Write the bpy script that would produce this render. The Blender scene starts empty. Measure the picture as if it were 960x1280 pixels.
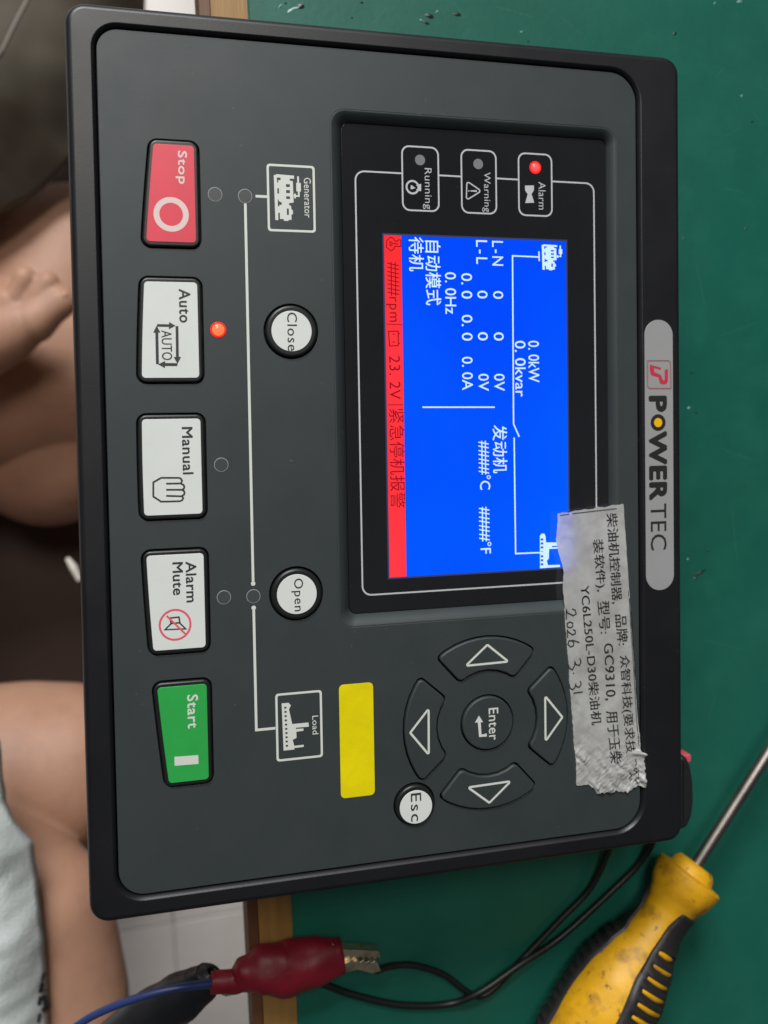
import bpy, bmesh, math, random
from mathutils import Vector, Matrix, noise
random.seed(7)
S = bpy.context.scene
COL = S.collection
MM = 0.001
R = math.radians

# ------------------------------------------------------------------ camera
F = 53.0                                   # height of the controller's face above the bench, mm
CAM = (-66.130, 10.739, F + 241.046)       # mm
R0 = (0.9711158, 0.0166445, -0.2380273)
R1 = (-0.0242991, 0.9992764, -0.0292605)
R2 = (0.2373680, 0.0341992, 0.9708176)
FPX, CX, CY = 1100.0, 475.29, 568.99
fl = lambda v: Vector((v[0], -v[1], -v[2]))
right, down, fwd = fl(R0), fl(R1), fl(R2)
cam = bpy.data.cameras.new('camera')
camo = bpy.data.objects.new('camera', cam)
COL.objects.link(camo)
M = Matrix.Identity(4)
for i in range(3):
    M[i][0] = right[i]; M[i][1] = -down[i]; M[i][2] = -fwd[i]; M[i][3] = CAM[i] * MM
camo.matrix_world = M
cam.sensor_fit = 'VERTICAL'; cam.sensor_height = 36; cam.sensor_width = 27
cam.lens = FPX * 36 / 1280
cam.shift_x = (480 - CX) / 1280
cam.shift_y = -(640 - CY) / 1280
cam.clip_start = 0.01; cam.clip_end = 50
cam.dof.use_dof = True; cam.dof.focus_distance = 0.245; cam.dof.aperture_fstop = 11
S.camera = camo

# ------------------------------------------------------------------ light
S.view_settings.view_transform = 'Standard'; S.view_settings.look = 'None'
S.view_settings.exposure = 0.0; S.view_settings.gamma = 1
W = bpy.data.worlds.new('World'); S.world = W; W.use_nodes = True
bg = W.node_tree.nodes['Background']
bg.inputs[0].default_value = (0.86, 0.95, 1.0, 1); bg.inputs[1].default_value = 0.06

def area(name, loc, target, sx, sy, power, col):
    l = bpy.data.lights.new(name, 'AREA'); l.shape = 'RECTANGLE'; l.size = sx; l.size_y = sy
    l.energy = power; l.color = col
    o = bpy.data.objects.new(name, l); COL.objects.link(o); o.location = loc
    o.rotation_euler = (Vector(target) - Vector(loc)).to_track_quat('-Z', 'Y').to_euler()
    return o
area('window_light', (-0.55, 1.80, 1.25), (-.02, 0, 0), 0.9, 0.7, 60, (0.97, 0.99, 1.0))
area('ceiling_lamp', (-0.26, 0.95, 1.85), (-.02, .1, 0), 0.55, 0.45, 14, (1.0, 0.96, 0.90))

# ------------------------------------------------------------------ geometry of the picture: a pixel of the photo on the level z (mm)
def at(px, py, z=0.0):
    d = right * ((px - CX) / FPX) + down * ((py - CY) / FPX) + fwd
    t = (z - CAM[2]) / d.z
    return Vector((CAM[0] + d.x * t, CAM[1] + d.y * t, z))
def UV(px, py, z):                          # the same in the controller's own frame (u along its text, v up the text)
    p = at(px, py, z); return (-p.y, p.x)

# ------------------------------------------------------------------ materials
MATS = {}
def mat(name, col, rough=0.5, metal=0.0, bump=None, var=None, emit=None, spec=0.5, sss=0.0, trans=0.0, coat=0.0):
    """bump=(scale, strength, distance mm)  var=(scale, amount, second colour)"""
    m = bpy.data.materials.new(name); m.use_nodes = True
    nt = m.node_tree; b = nt.nodes['Principled BSDF']
    b.inputs['Base Color'].default_value = (*col, 1)
    b.inputs['Roughness'].default_value = rough; b.inputs['Metallic'].default_value = metal
    b.inputs['Specular IOR Level'].default_value = spec
    if coat: b.inputs['Coat Weight'].default_value = coat; b.inputs['Coat Roughness'].default_value = 0.15
    if sss:
        b.inputs['Subsurface Weight'].default_value = sss
        b.inputs['Subsurface Radius'].default_value = (0.008, 0.003, 0.0015); b.inputs['Subsurface Scale'].default_value = 1.0
    tc = nt.nodes.new('ShaderNodeTexCoord')
    if emit:
        b.inputs['Emission Color'].default_value = (*emit[0], 1); b.inputs['Emission Strength'].default_value = emit[1]
    if var:
        for k, (sc, amt, c2, lo, hi) in enumerate(var if isinstance(var, list) else [var]):
            n = nt.nodes.new('ShaderNodeTexNoise'); n.inputs['Scale'].default_value = sc; n.inputs['Detail'].default_value = 6
            n.inputs['Roughness'].default_value = 0.6
            nt.links.new(tc.outputs['Object'], n.inputs['Vector'])
            mr = nt.nodes.new('ShaderNodeMapRange'); mr.inputs[1].default_value = lo; mr.inputs[2].default_value = hi
            mr.inputs[4].default_value = amt
            nt.links.new(n.outputs['Fac'], mr.inputs[0])
            mx = nt.nodes.new('ShaderNodeMix'); mx.data_type = 'RGBA'
            if b.inputs['Base Color'].is_linked:
                nt.links.new(b.inputs['Base Color'].links[0].from_socket, mx.inputs[6])
            else: mx.inputs[6].default_value = (*col, 1)
            mx.inputs[7].default_value = (*c2, 1)
            nt.links.new(mr.outputs[0], mx.inputs[0]); nt.links.new(mx.outputs[2], b.inputs['Base Color'])
    if bump:
        n = nt.nodes.new('ShaderNodeTexNoise'); n.inputs['Scale'].default_value = bump[0]; n.inputs['Detail'].default_value = 5
        nt.links.new(tc.outputs['Object'], n.inputs['Vector'])
        bp = nt.nodes.new('ShaderNodeBump'); bp.inputs['Strength'].default_value = bump[1]; bp.inputs['Distance'].default_value = bump[2] * MM
        nt.links.new(n.outputs['Fac'], bp.inputs['Height']); nt.links.new(bp.outputs[0], b.inputs['Normal'])
        mr = nt.nodes.new('ShaderNodeMapRange'); mr.inputs[3].default_value = rough - .06; mr.inputs[4].default_value = rough + .08
        n2 = nt.nodes.new('ShaderNodeTexNoise'); n2.inputs['Scale'].default_value = bump[0] / 40 + 8; n2.inputs['Detail'].default_value = 8
        nt.links.new(tc.outputs['Object'], n2.inputs['Vector']); nt.links.new(n2.outputs['Fac'], mr.inputs[0])
        nt.links.new(mr.outputs[0], b.inputs['Roughness'])
    MATS[name] = m
    return m
mat('bezel', (0.006, 0.006, 0.008), 0.42, bump=(2600, .35, .06), var=[(35, .6, (0.010, 0.010, 0.011), .4, .7), (340, .6, (0.05, 0.05, 0.05), .69, .74)])
mat('plate', (0.026, 0.034, 0.034), 0.52, bump=(3200, .4, .05), var=[(14, .5, (0.032, 0.037, 0.040), .42, .66), (9, .35, (0.040, 0.046, 0.046), .52, .75), (60, .5, (0.036, 0.042, 0.046), .35, .7), (420, .55, (0.12, 0.12, 0.115), .695, .74)])
mat('gap', (0.004, 0.004, 0.005), 0.6)
mat('rubber', (0.010, 0.011, 0.011), 0.38)
mat('housing', (0.012, 0.012, 0.013), 0.5)
mat('glass', (0.012, 0.012, 0.014), 0.10, var=[(300, .5, (0.05, 0.05, 0.055), .685, .74), (18, .5, (0.018, 0.018, 0.021), .42, .68)])
mat('print_white', (0.62, 0.64, 0.58), 0.55)
mat('print_grey', (0.50, 0.50, 0.52), 0.35)
mat('print_dark', (0.030, 0.032, 0.032), 0.5)
mat('print_red', (0.72, 0.09, 0.13), 0.5)
mat('cap_white', (0.66, 0.68, 0.65), 0.42, bump=(900, .2, .05), var=(90, .35, (0.58, 0.60, 0.56), .45, .75))
mat('cap_red', (0.70, 0.045, 0.075), 0.42, bump=(900, .2, .05), var=(120, .4, (0.55, 0.05, 0.08), .4, .7))
mat('cap_green', (0.025, 0.36, 0.065), 0.42, bump=(900, .2, .05), var=(120, .4, (0.02, 0.29, 0.05), .4, .7))
mat('print_pale_red', (0.72, 0.55, 0.52), 0.5)
mat('yellow_film', (0.80, 0.66, 0.002), 0.30, bump=(95, .7, .5), var=(70, .6, (0.66, 0.55, 0.002), .4, .65))
mat('logo_film', (0.30, 0.30, 0.30), 0.35, bump=(700, .15, .05), var=(90, .3, (0.26, 0.26, 0.25), .4, .7))
mat('logo_dark', (0.020, 0.020, 0.018), 0.4)
mat('logo_red', (0.50, 0.035, 0.06), 0.4)
mat('logo_brown', (0.17, 0.07, 0.07), 0.4)
mat('logo_yellow', (0.80, 0.45, 0.004), 0.4)
mat('screen_blue', (0, 0, 0), 0.12, emit=((0.0, 0.068, 1.0), 1.0), spec=0.3)
mat('screen_red', (0, 0, 0), 0.12, emit=((1.0, 0.030, 0.035), 1.0), spec=0.3)
mat('screen_white', (0, 0, 0), 0.12, emit=((0.62, 0.86, 1.0), 1.05), spec=0.3)
mat('screen_dark', (0, 0, 0), 0.12, emit=((0.30, 0.004, 0.010), 1.0), spec=0.3)
mat('led_rim', (0.3, 0.01, 0.01), 0.2, emit=((1.0, 0.012, 0.010), 1.1))
mat('led_core', (0.3, 0.05, 0.02), 0.2, emit=((1.0, 0.13, 0.045), 1.6))
mat('led_core_red', (0.3, 0.05, 0.02), 0.2, emit=((1.0, 0.05, 0.055), 1.6))
mat('led_off', (0.055, 0.062, 0.062), 0.3)
mat('led_ring', (0.30, 0.31, 0.31), 0.4)
mat('led_grey', (0.19, 0.19, 0.20), 0.3)
mat('ink', (0.012, 0.012, 0.014), 0.6)
mat('pen_ink', (0.020, 0.020, 0.025), 0.5)
mat('mat_green', (0.004, 0.099, 0.069), 0.46, spec=.4, bump=(420, .5, .12), var=[(5, .75, (0.003, 0.075, 0.048), .38, .64), (3, .6, (0.014, 0.125, 0.086), .42, .62), (900, .7, (0.006, 0.03, 0.022), .72, .78), (340, .6, (0.004, 0.04, 0.03), .73, .78), (55, .35, (0.014, 0.135, 0.090), .45, .7), (22, .5, (0.004, 0.075, 0.050), .55, .75), (260, .5, (0.06, 0.22, 0.16), .74, .80)])
mat('scratch_mark', (0.035, 0.17, 0.12), .5)
mat('chip_dark', (0.012, 0.020, 0.016), 0.35, bump=(300, .6, .3))
mat('chip_pale', (0.22, 0.42, 0.34), 0.4, bump=(300, .6, .3))
mat('wood', (0.31, 0.165, 0.045), 0.5, bump=(200, .5, .2), var=[(30, .8, (0.19, 0.088, 0.024), .4, .65)])
mat('wood_dark', (0.14, 0.055, 0.022), 0.5, bump=(200, .5, .2), var=[(30, .7, (0.08, 0.035, 0.015), .4, .65)])
mat('tile', (0.74, 0.69, 0.65), 0.3, bump=(60, .2, .5), var=[(12, .6, (0.64, 0.57, 0.52), .4, .68)])
mat('grout', (0.46, 0.41, 0.36), 0.8)
mat('floor_base', (0.20, 0.17, 0.145), 0.8)
mat('skin', (0.45, 0.250, 0.165), 0.55, sss=0.25, bump=(420, .45, .3), var=[(22, .6, (0.35, 0.19, 0.125), .4, .65), (7, .6, (0.43, 0.23, 0.15), .45, .65), (75, .5, (0.33, 0.17, 0.115), .52, .72), (420, .6, (0.30, 0.14, 0.09), .70, .78)])
mat('shade_brown', (0.060, 0.030, 0.020), 0.55, bump=(500, .5, .2), var=[(9, .6, (0.035, 0.018, 0.013), .4, .65)])  # brown of the added cushion, shade between the limbs put into colour
mat('nail', (0.52, 0.30, 0.22), 0.25)
mat('shorts', (0.085, 0.072, 0.052), 0.85, bump=(900, .6, .3), var=[(9, .6, (0.062, 0.05, 0.04), .4, .65)])
mat('shirt', (0.70, 0.75, 0.74), 0.85, bump=(700, .8, .5), var=[(45, .8, (0.52, 0.57, 0.56), .38, .66)])
mat('screwdriver_yellow', (0.72, 0.37, 0.004), 0.52, bump=(300, .5, .25), var=[(35, .75, (0.46, 0.215, 0.004), .42, .60), (110, .7, (0.26, 0.115, 0.01), .52, .66), (260, .85, (0.07, 0.035, 0.01), .60, .69)])
mat('grip_black', (0.016, 0.014, 0.014), 0.5, bump=(700, .4, .15), var=(160, .5, (0.05, 0.045, 0.04), .6, .75))
mat('steel', (0.34, 0.30, 0.27), 0.36, 1.0, bump=(400, .25, .06), var=[(50, .8, (0.20, 0.17, 0.15), .45, .68)])
mat('clip_metal', (0.80, 0.66, 0.46), 0.38, 1.0, bump=(500, .5, .15), var=[(160, .7, (0.25, 0.2, 0.14), .45, .68)])
mat('clip_red', (0.22, 0.005, 0.017), 0.52, bump=(130, .45, .9), var=(60, .6, (0.11, 0.003, 0.009), .4, .7))
mat('clip_black', (0.010, 0.010, 0.012), 0.42, bump=(130, .3, .6))
mat('cable_black', (0.008, 0.010, 0.010), 0.42, spec=.4)
mat('cable_blue', (0.018, 0.035, 0.13), 0.4)
mat('pink_plastic', (0.65, 0.09, 0.12), 0.4)
mat('lint', (0.6, 0.55, 0.5), 0.8)
for nm, c2 in (('screen_blue', (0.0, 0.112, 1.0)), ('screen_red', (1.0, 0.048, 0.075))):
    nt = MATS[nm].node_tree; b_ = nt.nodes['Principled BSDF']; tc_ = nt.nodes.new('ShaderNodeTexCoord'); n_ = nt.nodes.new('ShaderNodeTexNoise')
    n_.inputs['Scale'].default_value = 13; n_.inputs['Detail'].default_value = 1.0
    mr_ = nt.nodes.new('ShaderNodeMapRange'); mr_.inputs[1].default_value = .38; mr_.inputs[2].default_value = .68
    mx_ = nt.nodes.new('ShaderNodeMix'); mx_.data_type = 'RGBA'; mx_.inputs[6].default_value = b_.inputs['Emission Color'].default_value; mx_.inputs[7].default_value = (*c2, 1)
    nt.links.new(tc_.outputs['Object'], n_.inputs[0]); nt.links.new(n_.outputs['Fac'], mr_.inputs[0]); nt.links.new(mr_.outputs[0], mx_.inputs[0]); nt.links.new(mx_.outputs[2], b_.inputs['Emission Color'])
mat('halo_glow', (0.01, 0.01, 0.01), 0.2, emit=((0.05, 0.07, 0.22), 0.55))  # dim blue emission painted in for the halo round the screen
# silver paper label: matt, faintly metallic, and thin enough to let the screen glow through
def label_paper():
    m = bpy.data.materials.new('label_paper'); m.use_nodes = True; nt = m.node_tree
    b = nt.nodes['Principled BSDF']; out = nt.nodes['Material Output']
    tc = nt.nodes.new('ShaderNodeTexCoord')
    n = nt.nodes.new('ShaderNodeTexNoise'); n.inputs['Scale'].default_value = 85; n.inputs['Detail'].default_value = 9
    n.inputs['Roughness'].default_value = .7
    cr = nt.nodes.new('ShaderNodeValToRGB')
    cr.color_ramp.elements[0].position = .32; cr.color_ramp.elements[0].color = (0.50, 0.485, 0.455, 1)
    cr.color_ramp.elements[1].position = .62; cr.color_ramp.elements[1].color = (0.76, 0.75, 0.72, 1)
    nt.links.new(tc.outputs['Object'], n.inputs['Vector']); nt.links.new(n.outputs['Fac'], cr.inputs[0])
    nt.links.new(cr.outputs[0], b.inputs['Base Color'])
    b.inputs['Metallic'].default_value = .05; b.inputs['Roughness'].default_value = .42
    bp = nt.nodes.new('ShaderNodeBump'); bp.inputs['Strength'].default_value = .5; bp.inputs['Distance'].default_value = .0002
    n2 = nt.nodes.new('ShaderNodeTexNoise'); n2.inputs['Scale'].default_value = 260; n2.inputs['Detail'].default_value = 6
    nt.links.new(tc.outputs['Object'], n2.inputs['Vector'])
    nt.links.new(n2.outputs['Fac'], bp.inputs['Height']); nt.links.new(bp.outputs[0], b.inputs['Normal'])
    t = nt.nodes.new('ShaderNodeBsdfTranslucent'); t.inputs[0].default_value = (0.75, 0.75, 0.85, 1)
    mx = nt.nodes.new('ShaderNodeMixShader'); mx.inputs[0].default_value = .42
    nt.links.new(b.outputs[0], mx.inputs[1]); nt.links.new(t.outputs[0], mx.inputs[2]); nt.links.new(mx.outputs[0], out.inputs[0])
    MATS['label_paper'] = m
label_paper()
# wood with grain along Y
for nm in ('wood', 'wood_dark'):
    nt = MATS[nm].node_tree
    for nd in [x for x in nt.nodes if x.type == 'TEX_NOISE']:
        mp = nt.nodes.new('ShaderNodeMapping'); mp.inputs['Scale'].default_value = (6, .35, 3)
        src = nd.inputs['Vector'].links[0].from_socket
        nt.links.new(src, mp.inputs[0]); nt.links.new(mp.outputs[0], nd.inputs['Vector'])

# ------------------------------------------------------------------ mesh helpers (millimetres in, metres out)
def link(name, me, m=None, parent=None):
    o = bpy.data.objects.new(name, me); COL.objects.link(o)
    if m is not None:
        me.materials.clear(); me.materials.append(MATS[m])
    if parent is not None: o.parent = parent
    return o
def tag(o, label=None, cat=None, group=None, kind=None):
    if label: o['label'] = label
    if cat: o['category'] = cat
    if group: o['group'] = group
    if kind: o['kind'] = kind
    return o
def thing(name, label, cat, loc=(0, 0, 0), rz=0, group=None):
    o = bpy.data.objects.new(name, None); COL.objects.link(o); o.empty_display_size = .01
    o.location = Vector(loc) * MM; o.rotation_euler = (0, 0, rz)
    return tag(o, label, cat, group)
def pymesh(name, verts, faces, m, parent=None, smooth=False):
    me = bpy.data.meshes.new(name); me.from_pydata([tuple(Vector(v) * MM) for v in verts], [], faces); me.validate()
    bm = bmesh.new(); bm.from_mesh(me); bmesh.ops.recalc_face_normals(bm, faces=bm.faces); bm.to_mesh(me); bm.free()
    if smooth: me.shade_smooth()
    return link(name, me, m, parent)
def rr(u0, v0, u1, v1, r, n=8):
    return rp([(u0, v0), (u1, v0), (u1, v1), (u0, v1)], r, n)
def rp(pts, r, n=8):
    out = []; N = len(pts)
    rad = r if isinstance(r, (list, tuple)) else [r] * N
    for i in range(N):
        p = Vector(pts[i]); a = Vector(pts[i - 1]) - p; b = Vector(pts[(i + 1) % N]) - p
        if rad[i] <= 0: out.append(tuple(p)); continue
        ang = a.angle(b); d = min(rad[i] / math.tan(ang / 2), a.length * .49, b.length * .49); rd = d * math.tan(ang / 2)
        c = p + (a.normalized() + b.normalized()).normalized() * (rd / math.sin(ang / 2))
        s = p + a.normalized() * d - c; e = p + b.normalized() * d - c
        a0 = math.atan2(s.y, s.x); a1 = math.atan2(e.y, e.x); da = (a1 - a0 + math.pi) % (2 * math.pi) - math.pi
        for k in range(n + 1):
            t = a0 + da * k / n; out.append((c.x + rd * math.cos(t), c.y + rd * math.sin(t)))
    return out
def circ(u, v, r, n=40): return [(u + r * math.cos(2 * math.pi * k / n), v + r * math.sin(2 * math.pi * k / n)) for k in range(n)]
def curve_mesh(name, polys, z, thick, m, parent, bevel=0.0):
    """filled shape with holes; top at z, going down by thick (0 = a flat print)"""
    cu = bpy.data.curves.new(name, 'CURVE'); cu.dimensions = '2D'; cu.fill_mode = 'BOTH'; cu.resolution_u = 1
    for p in polys:
        sp = cu.splines.new('POLY'); sp.points.add(len(p) - 1); sp.use_cyclic_u = True
        for q, (x, y) in zip(sp.points, p): q.co = (x * MM, y * MM, 0, 1)
    if thick > 0:
        cu.extrude = (thick / 2 - bevel) * MM; cu.bevel_depth = bevel * MM; cu.bevel_resolution = 3; cu.offset = -bevel * MM
    o = bpy.data.objects.new('tmp', cu); COL.objects.link(o)
    me = bpy.data.meshes.new_from_object(o.evaluated_get(bpy.context.evaluated_depsgraph_get()))
    bpy.data.objects.remove(o); bpy.data.curves.remove(cu)
    me.name = name
    zc = (z - thick / 2) * MM
    for v in me.vertices: v.co.z += zc
    if thick > 0 and bevel > 0:
        me.shade_smooth(); me.set_sharp_from_angle(angle=R(35))
        for p in me.polygons:
            if abs(p.normal.z) > .999: p.use_smooth = False      # flat faces stay flat, only the rounded edges are smooth
    return link(name, me, m, parent)
def ribbon(pts, w, closed=False):
    """mitred outline polygons of a line"""
    N = len(pts); P = [Vector(p) for p in pts]; L = []; Rr = []
    for i in range(N):
        if closed or 0 < i < N - 1:
            a = (P[i] - P[i - 1]).normalized(); b = (P[(i + 1) % N] - P[i]).normalized()
        elif i == 0: a = b = (P[1] - P[0]).normalized()
        else: a = b = (P[-1] - P[-2]).normalized()
        n1 = Vector((-a.y, a.x)); n2 = Vector((-b.y, b.x)); n = (n1 + n2)
        n = n.normalized() if n.length > 1e-4 else n1
        k = min(1 / max(n.dot(n1), .3), 2.2)
        L.append(tuple(P[i] + n * w / 2 * k)); Rr.append(tuple(P[i] - n * w / 2 * k))
    return [L, Rr] if closed else [L + Rr[::-1]]
def strokes(name, lines, w, z, m, parent, zstep=.004):
    """several lines as one flat print, each a hair above the last"""
    vs = []; fs = []
    for k, ln in enumerate(lines):
        closed = False
        if ln[0] == 'c': closed = True; ln = ln[1]
        P = ribbon(ln, w, closed)
        if closed: L, Q = P
        else: L = P[0][:len(ln)]; Q = P[0][len(ln):][::-1]
        b = len(vs); zz = z + k * zstep
        for p in L: vs.append((*p, zz))
        for p in Q: vs.append((*p, zz))
        n = len(ln)
        for i in range(n if closed else n - 1):
            j = (i + 1) % n; fs.append((b + i, b + j, b + n + j, b + n + i))
    return pymesh(name, vs, fs, m, parent)
def text_mesh(name, s, bold=0.0, spacing=1.0, shear=0):
    cu = bpy.data.curves.new(name, 'FONT'); cu.body = s; cu.offset = bold; cu.space_character = spacing; cu.resolution_u = 3; cu.shear = shear
    o = bpy.data.objects.new('tmp', cu); COL.objects.link(o)
    me = bpy.data.meshes.new_from_object(o.evaluated_get(bpy.context.evaluated_depsgraph_get()))
    bpy.data.objects.remove(o); bpy.data.curves.remove(cu); me.name = name
    return me
def fit_text(name, s, box, z, m, parent, bold=0.0, spacing=1.0, zf=None):
    """box = four (u,v) corners: start-bottom, end-bottom, end-top, start-top; or a px box (x0,y0,x1,y1) of the photo"""
    if not isinstance(box[0], (tuple, list)):
        x0, y0, x1, y1 = box
        a = UV((x0 + x1) / 2, y0, z); b = UV((x0 + x1) / 2, y1, z); c = UV(x0, (y0 + y1) / 2, z); d = UV(x1, (y0 + y1) / 2, z)
        box = [(a[0], c[1]), (b[0], c[1]), (b[0], d[1]), (a[0], d[1])]
    me = text_mesh(name, s, min(bold, 0), spacing)
    xs = [v.co.x for v in me.vertices]; ys = [v.co.y for v in me.vertices]
    X0, X1, Y0, Y1 = min(xs), max(xs), min(ys), max(ys)
    A, B, C, D = [Vector(p) for p in box]
    if zf is not None:                       # fine enough to follow creased paper
        bm = bmesh.new(); bm.from_mesh(me); bmesh.ops.triangulate(bm, faces=bm.faces)
        for lim in (.12, .08):
            es = [e_ for e_ in bm.edges if e_.calc_length() > lim]
            if es: bmesh.ops.subdivide_edges(bm, edges=es, cuts=2)
            bmesh.ops.triangulate(bm, faces=bm.faces)
        bm.to_mesh(me); bm.free()
    for v in me.vertices:
        s_ = (v.co.x - X0) / (X1 - X0); t = (v.co.y - Y0) / max(Y1 - Y0, 1e-6)
        p = (A * (1 - s_) + B * s_) * (1 - t) + (D * (1 - s_) + C * s_) * t
        zz = z if zf is None else zf(p.x, p.y)
        v.co = Vector((p.x, p.y, zz)) * MM
    if bold > .002:                          # heavier weight: the same print laid down again, shifted by a fraction of a stroke
        hgt = (D - A).length; bm = bmesh.new(); bm.from_mesh(me); g0 = list(bm.verts) + list(bm.edges) + list(bm.faces)
        for q in range(6):
            d = bmesh.ops.duplicate(bm, geom=g0)['geom']; a = q * math.pi / 3
            for v in d:
                if isinstance(v, bmesh.types.BMVert): v.co += Vector((math.cos(a) * bold * hgt * 1.3, math.sin(a) * bold * hgt * 1.3, .0035 * (q + 1))) * MM
        bm.to_mesh(me); bm.free()
    return link(name, me, m, parent)
def tube(name, pts, r, m, parent=None, n=12, cap=True, flat=1.0, up=Vector((0, 0, 1))):
    """pts: mm points; r: number or list; smooth Catmull-Rom through them"""
    P = [Vector(p) for p in pts]
    rad = r if isinstance(r, (list, tuple)) else [r] * len(P)
    Q = []; RR = []
    for i in range(len(P) - 1):
        p0 = P[max(i - 1, 0)]; p1 = P[i]; p2 = P[i + 1]; p3 = P[min(i + 2, len(P) - 1)]
        steps = 8
        for k in range(steps):
            t = k / steps
            Q.append(.5 * ((2 * p1) + (-p0 + p2) * t + (2 * p0 - 5 * p1 + 4 * p2 - p3) * t * t + (-p0 + 3 * p1 - 3 * p2 + p3) * t ** 3))
            RR.append(rad[i] * (1 - t) + rad[i + 1] * t)
    Q.append(P[-1]); RR.append(rad[-1])
    vs = []; fs = []
    for i, q in enumerate(Q):
        d = (Q[min(i + 1, len(Q) - 1)] - Q[max(i - 1, 0)]).normalized()
        s = d.cross(up)
        s = s.normalized() if s.length > 1e-3 else Vector((1, 0, 0))
        u = s.cross(d).normalized()
        for k in range(n):
            a = 2 * math.pi * k / n
            vs.append(q + s * math.cos(a) * RR[i] + u * math.sin(a) * RR[i] * flat)
        if i:
            for k in range(n):
                j = (k + 1) % n; fs.append(((i - 1) * n + k, (i - 1) * n + j, i * n + j, i * n + k))
    if cap:
        fs.append(tuple(range(n))[::-1]); fs.append(tuple((len(Q) - 1) * n + k for k in range(n)))
    return pymesh(name, vs, fs, m, parent, smooth=True)
def box(name, a, b, m, parent, bevel=0):
    o = curve_mesh(name, [rr(a[0], a[1], b[0], b[1], max(bevel, .01), 4)], b[2], b[2] - a[2], m, parent, bevel=bevel)
    return o
def pxq(lst, z): return [UV(x, y, z) for x, y in lst]

# ------------------------------------------------------------------ the setting
FLOOR = -640.0
tiles = []
def gridpt(i, j):                # floor tile grid seen between the lap and the bench
    o = at(217, 1153, FLOOR); d1 = (at(305, 1137, FLOOR) - o).normalized(); d2 = Vector((d1.y, -d1.x, 0))
    return o + d1 * 300 * i + d2 * 300 * j, d1, d2
fb = [(-3000, -3000, FLOOR - 3), (3000, -3000, FLOOR - 3), (3000, 3000, FLOOR - 3), (-3000, 3000, FLOOR - 3)]
floor = tag(pymesh('floor', fb, [(0, 1, 2, 3)], 'grout'), kind='structure')
tile_me = None
for i in range(-4, 5):
    for j in range(-5, 6):
        p, d1, d2 = gridpt(i, j)
        if tile_me is None:
            o = curve_mesh('floor_tile', [rr(.8, -299.2, 299.2, -.8, 1, 2)], 0, 6, 'tile', None, bevel=.8); tile_me = o.data
            o.name = 'tile'
        else:
            o = bpy.data.objects.new('tile', tile_me); COL.objects.link(o)
        o.parent = floor
        o.location = Vector((p.x, p.y, FLOOR + .4)) * MM; o.rotation_euler = (0, 0, math.atan2(d1.y, d1.x))

# ------------------------------------------------------------------ workbench and its green mat
bench = thing('workbench', 'workbench with a yellowish wooden edge strip under the green mat', 'table', (0, 0, FLOOR))
def edge_x(y, kind):             # bench edge lines on the level of its top
    a, b = {'out': (at(249, 0, 0), at(317, 1280, 0)), 'in': (at(310, 10, 0), at(372, 1280, 0))}[kind]
    t = (y - a.y) / (b.y - a.y); return a.x + (b.x - a.x) * t
Y0, Y1 = -900, 900
def strip(name, x0f, x1f, z0, z1, m, parent, nseg=40, noise_amp=0.0):
    vs = []; fs = []
    for i in range(nseg + 1):
        y = Y0 + (Y1 - Y0) * i / nseg
        x0 = x0f(y); x1 = x1f(y)
        vs += [(x0, y, z1), (x1, y, z1), (x1, y, z0), (x0, y, z0)]
        if i:
            b = (i - 1) * 4
            for k in range(4): fs.append((b + k, b + (k + 1) % 4, b + 4 + (k + 1) % 4, b + 4 + k))
    fs += [(0, 1, 2, 3), tuple(nseg * 4 + k for k in range(4))]
    return pymesh(name, vs, fs, m, parent)
def nudge(o):
    for v in o.data.vertices: v.co.z -= FLOOR * MM
e = strip('edge_strip', lambda y: edge_x(y, 'out') + 3.6, lambda y: edge_x(y, 'in') + 3, -28, -1.5, 'wood', bench); nudge(e)
e = strip('edge_moulding', lambda y: edge_x(y, 'out'), lambda y: edge_x(y, 'out') + 3.4, -26, -2.6, 'wood_dark', bench); nudge(e)
e = strip('table_top', lambda y: edge_x(y, 'in') + 3.2, lambda y: 900, -26, -2.0, 'wood', bench); nudge(e)
for lx, ly in ((40, -820), (40, 820), (840, -820), (840, 820)):
    o = box('leg', (lx, ly, 0), (lx + 50, ly + 50, -26 - FLOOR), 'wood_dark', bench, 2)
mv = []; mf = []
mat_o = thing('desk_mat', 'green scratched bench mat that the controller and the screwdriver lie on', 'mat')
# sheet of the mat with a slightly wavy cut edge
nseg = 260
for i in range(nseg + 1):
    y = Y0 + (Y1 - Y0) * i / nseg
    x0 = edge_x(y, 'in') + .35 * noise.noise(Vector((y * .06, 0, 0))) + .25 * noise.noise(Vector((y * .4, 3, 0)))
    for x, z in ((x0, -1.4), (x0, -.3), (x0 + .5, 0), (880, 0)): mv.append((x, y, z))
    if i:
        b = (i - 1) * 4
        for k in range(3): mf.append((b + k, b + k + 1, b + 5 + k, b + 4 + k))
pymesh('sheet', mv, mf, 'mat_green', mat_o)
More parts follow.
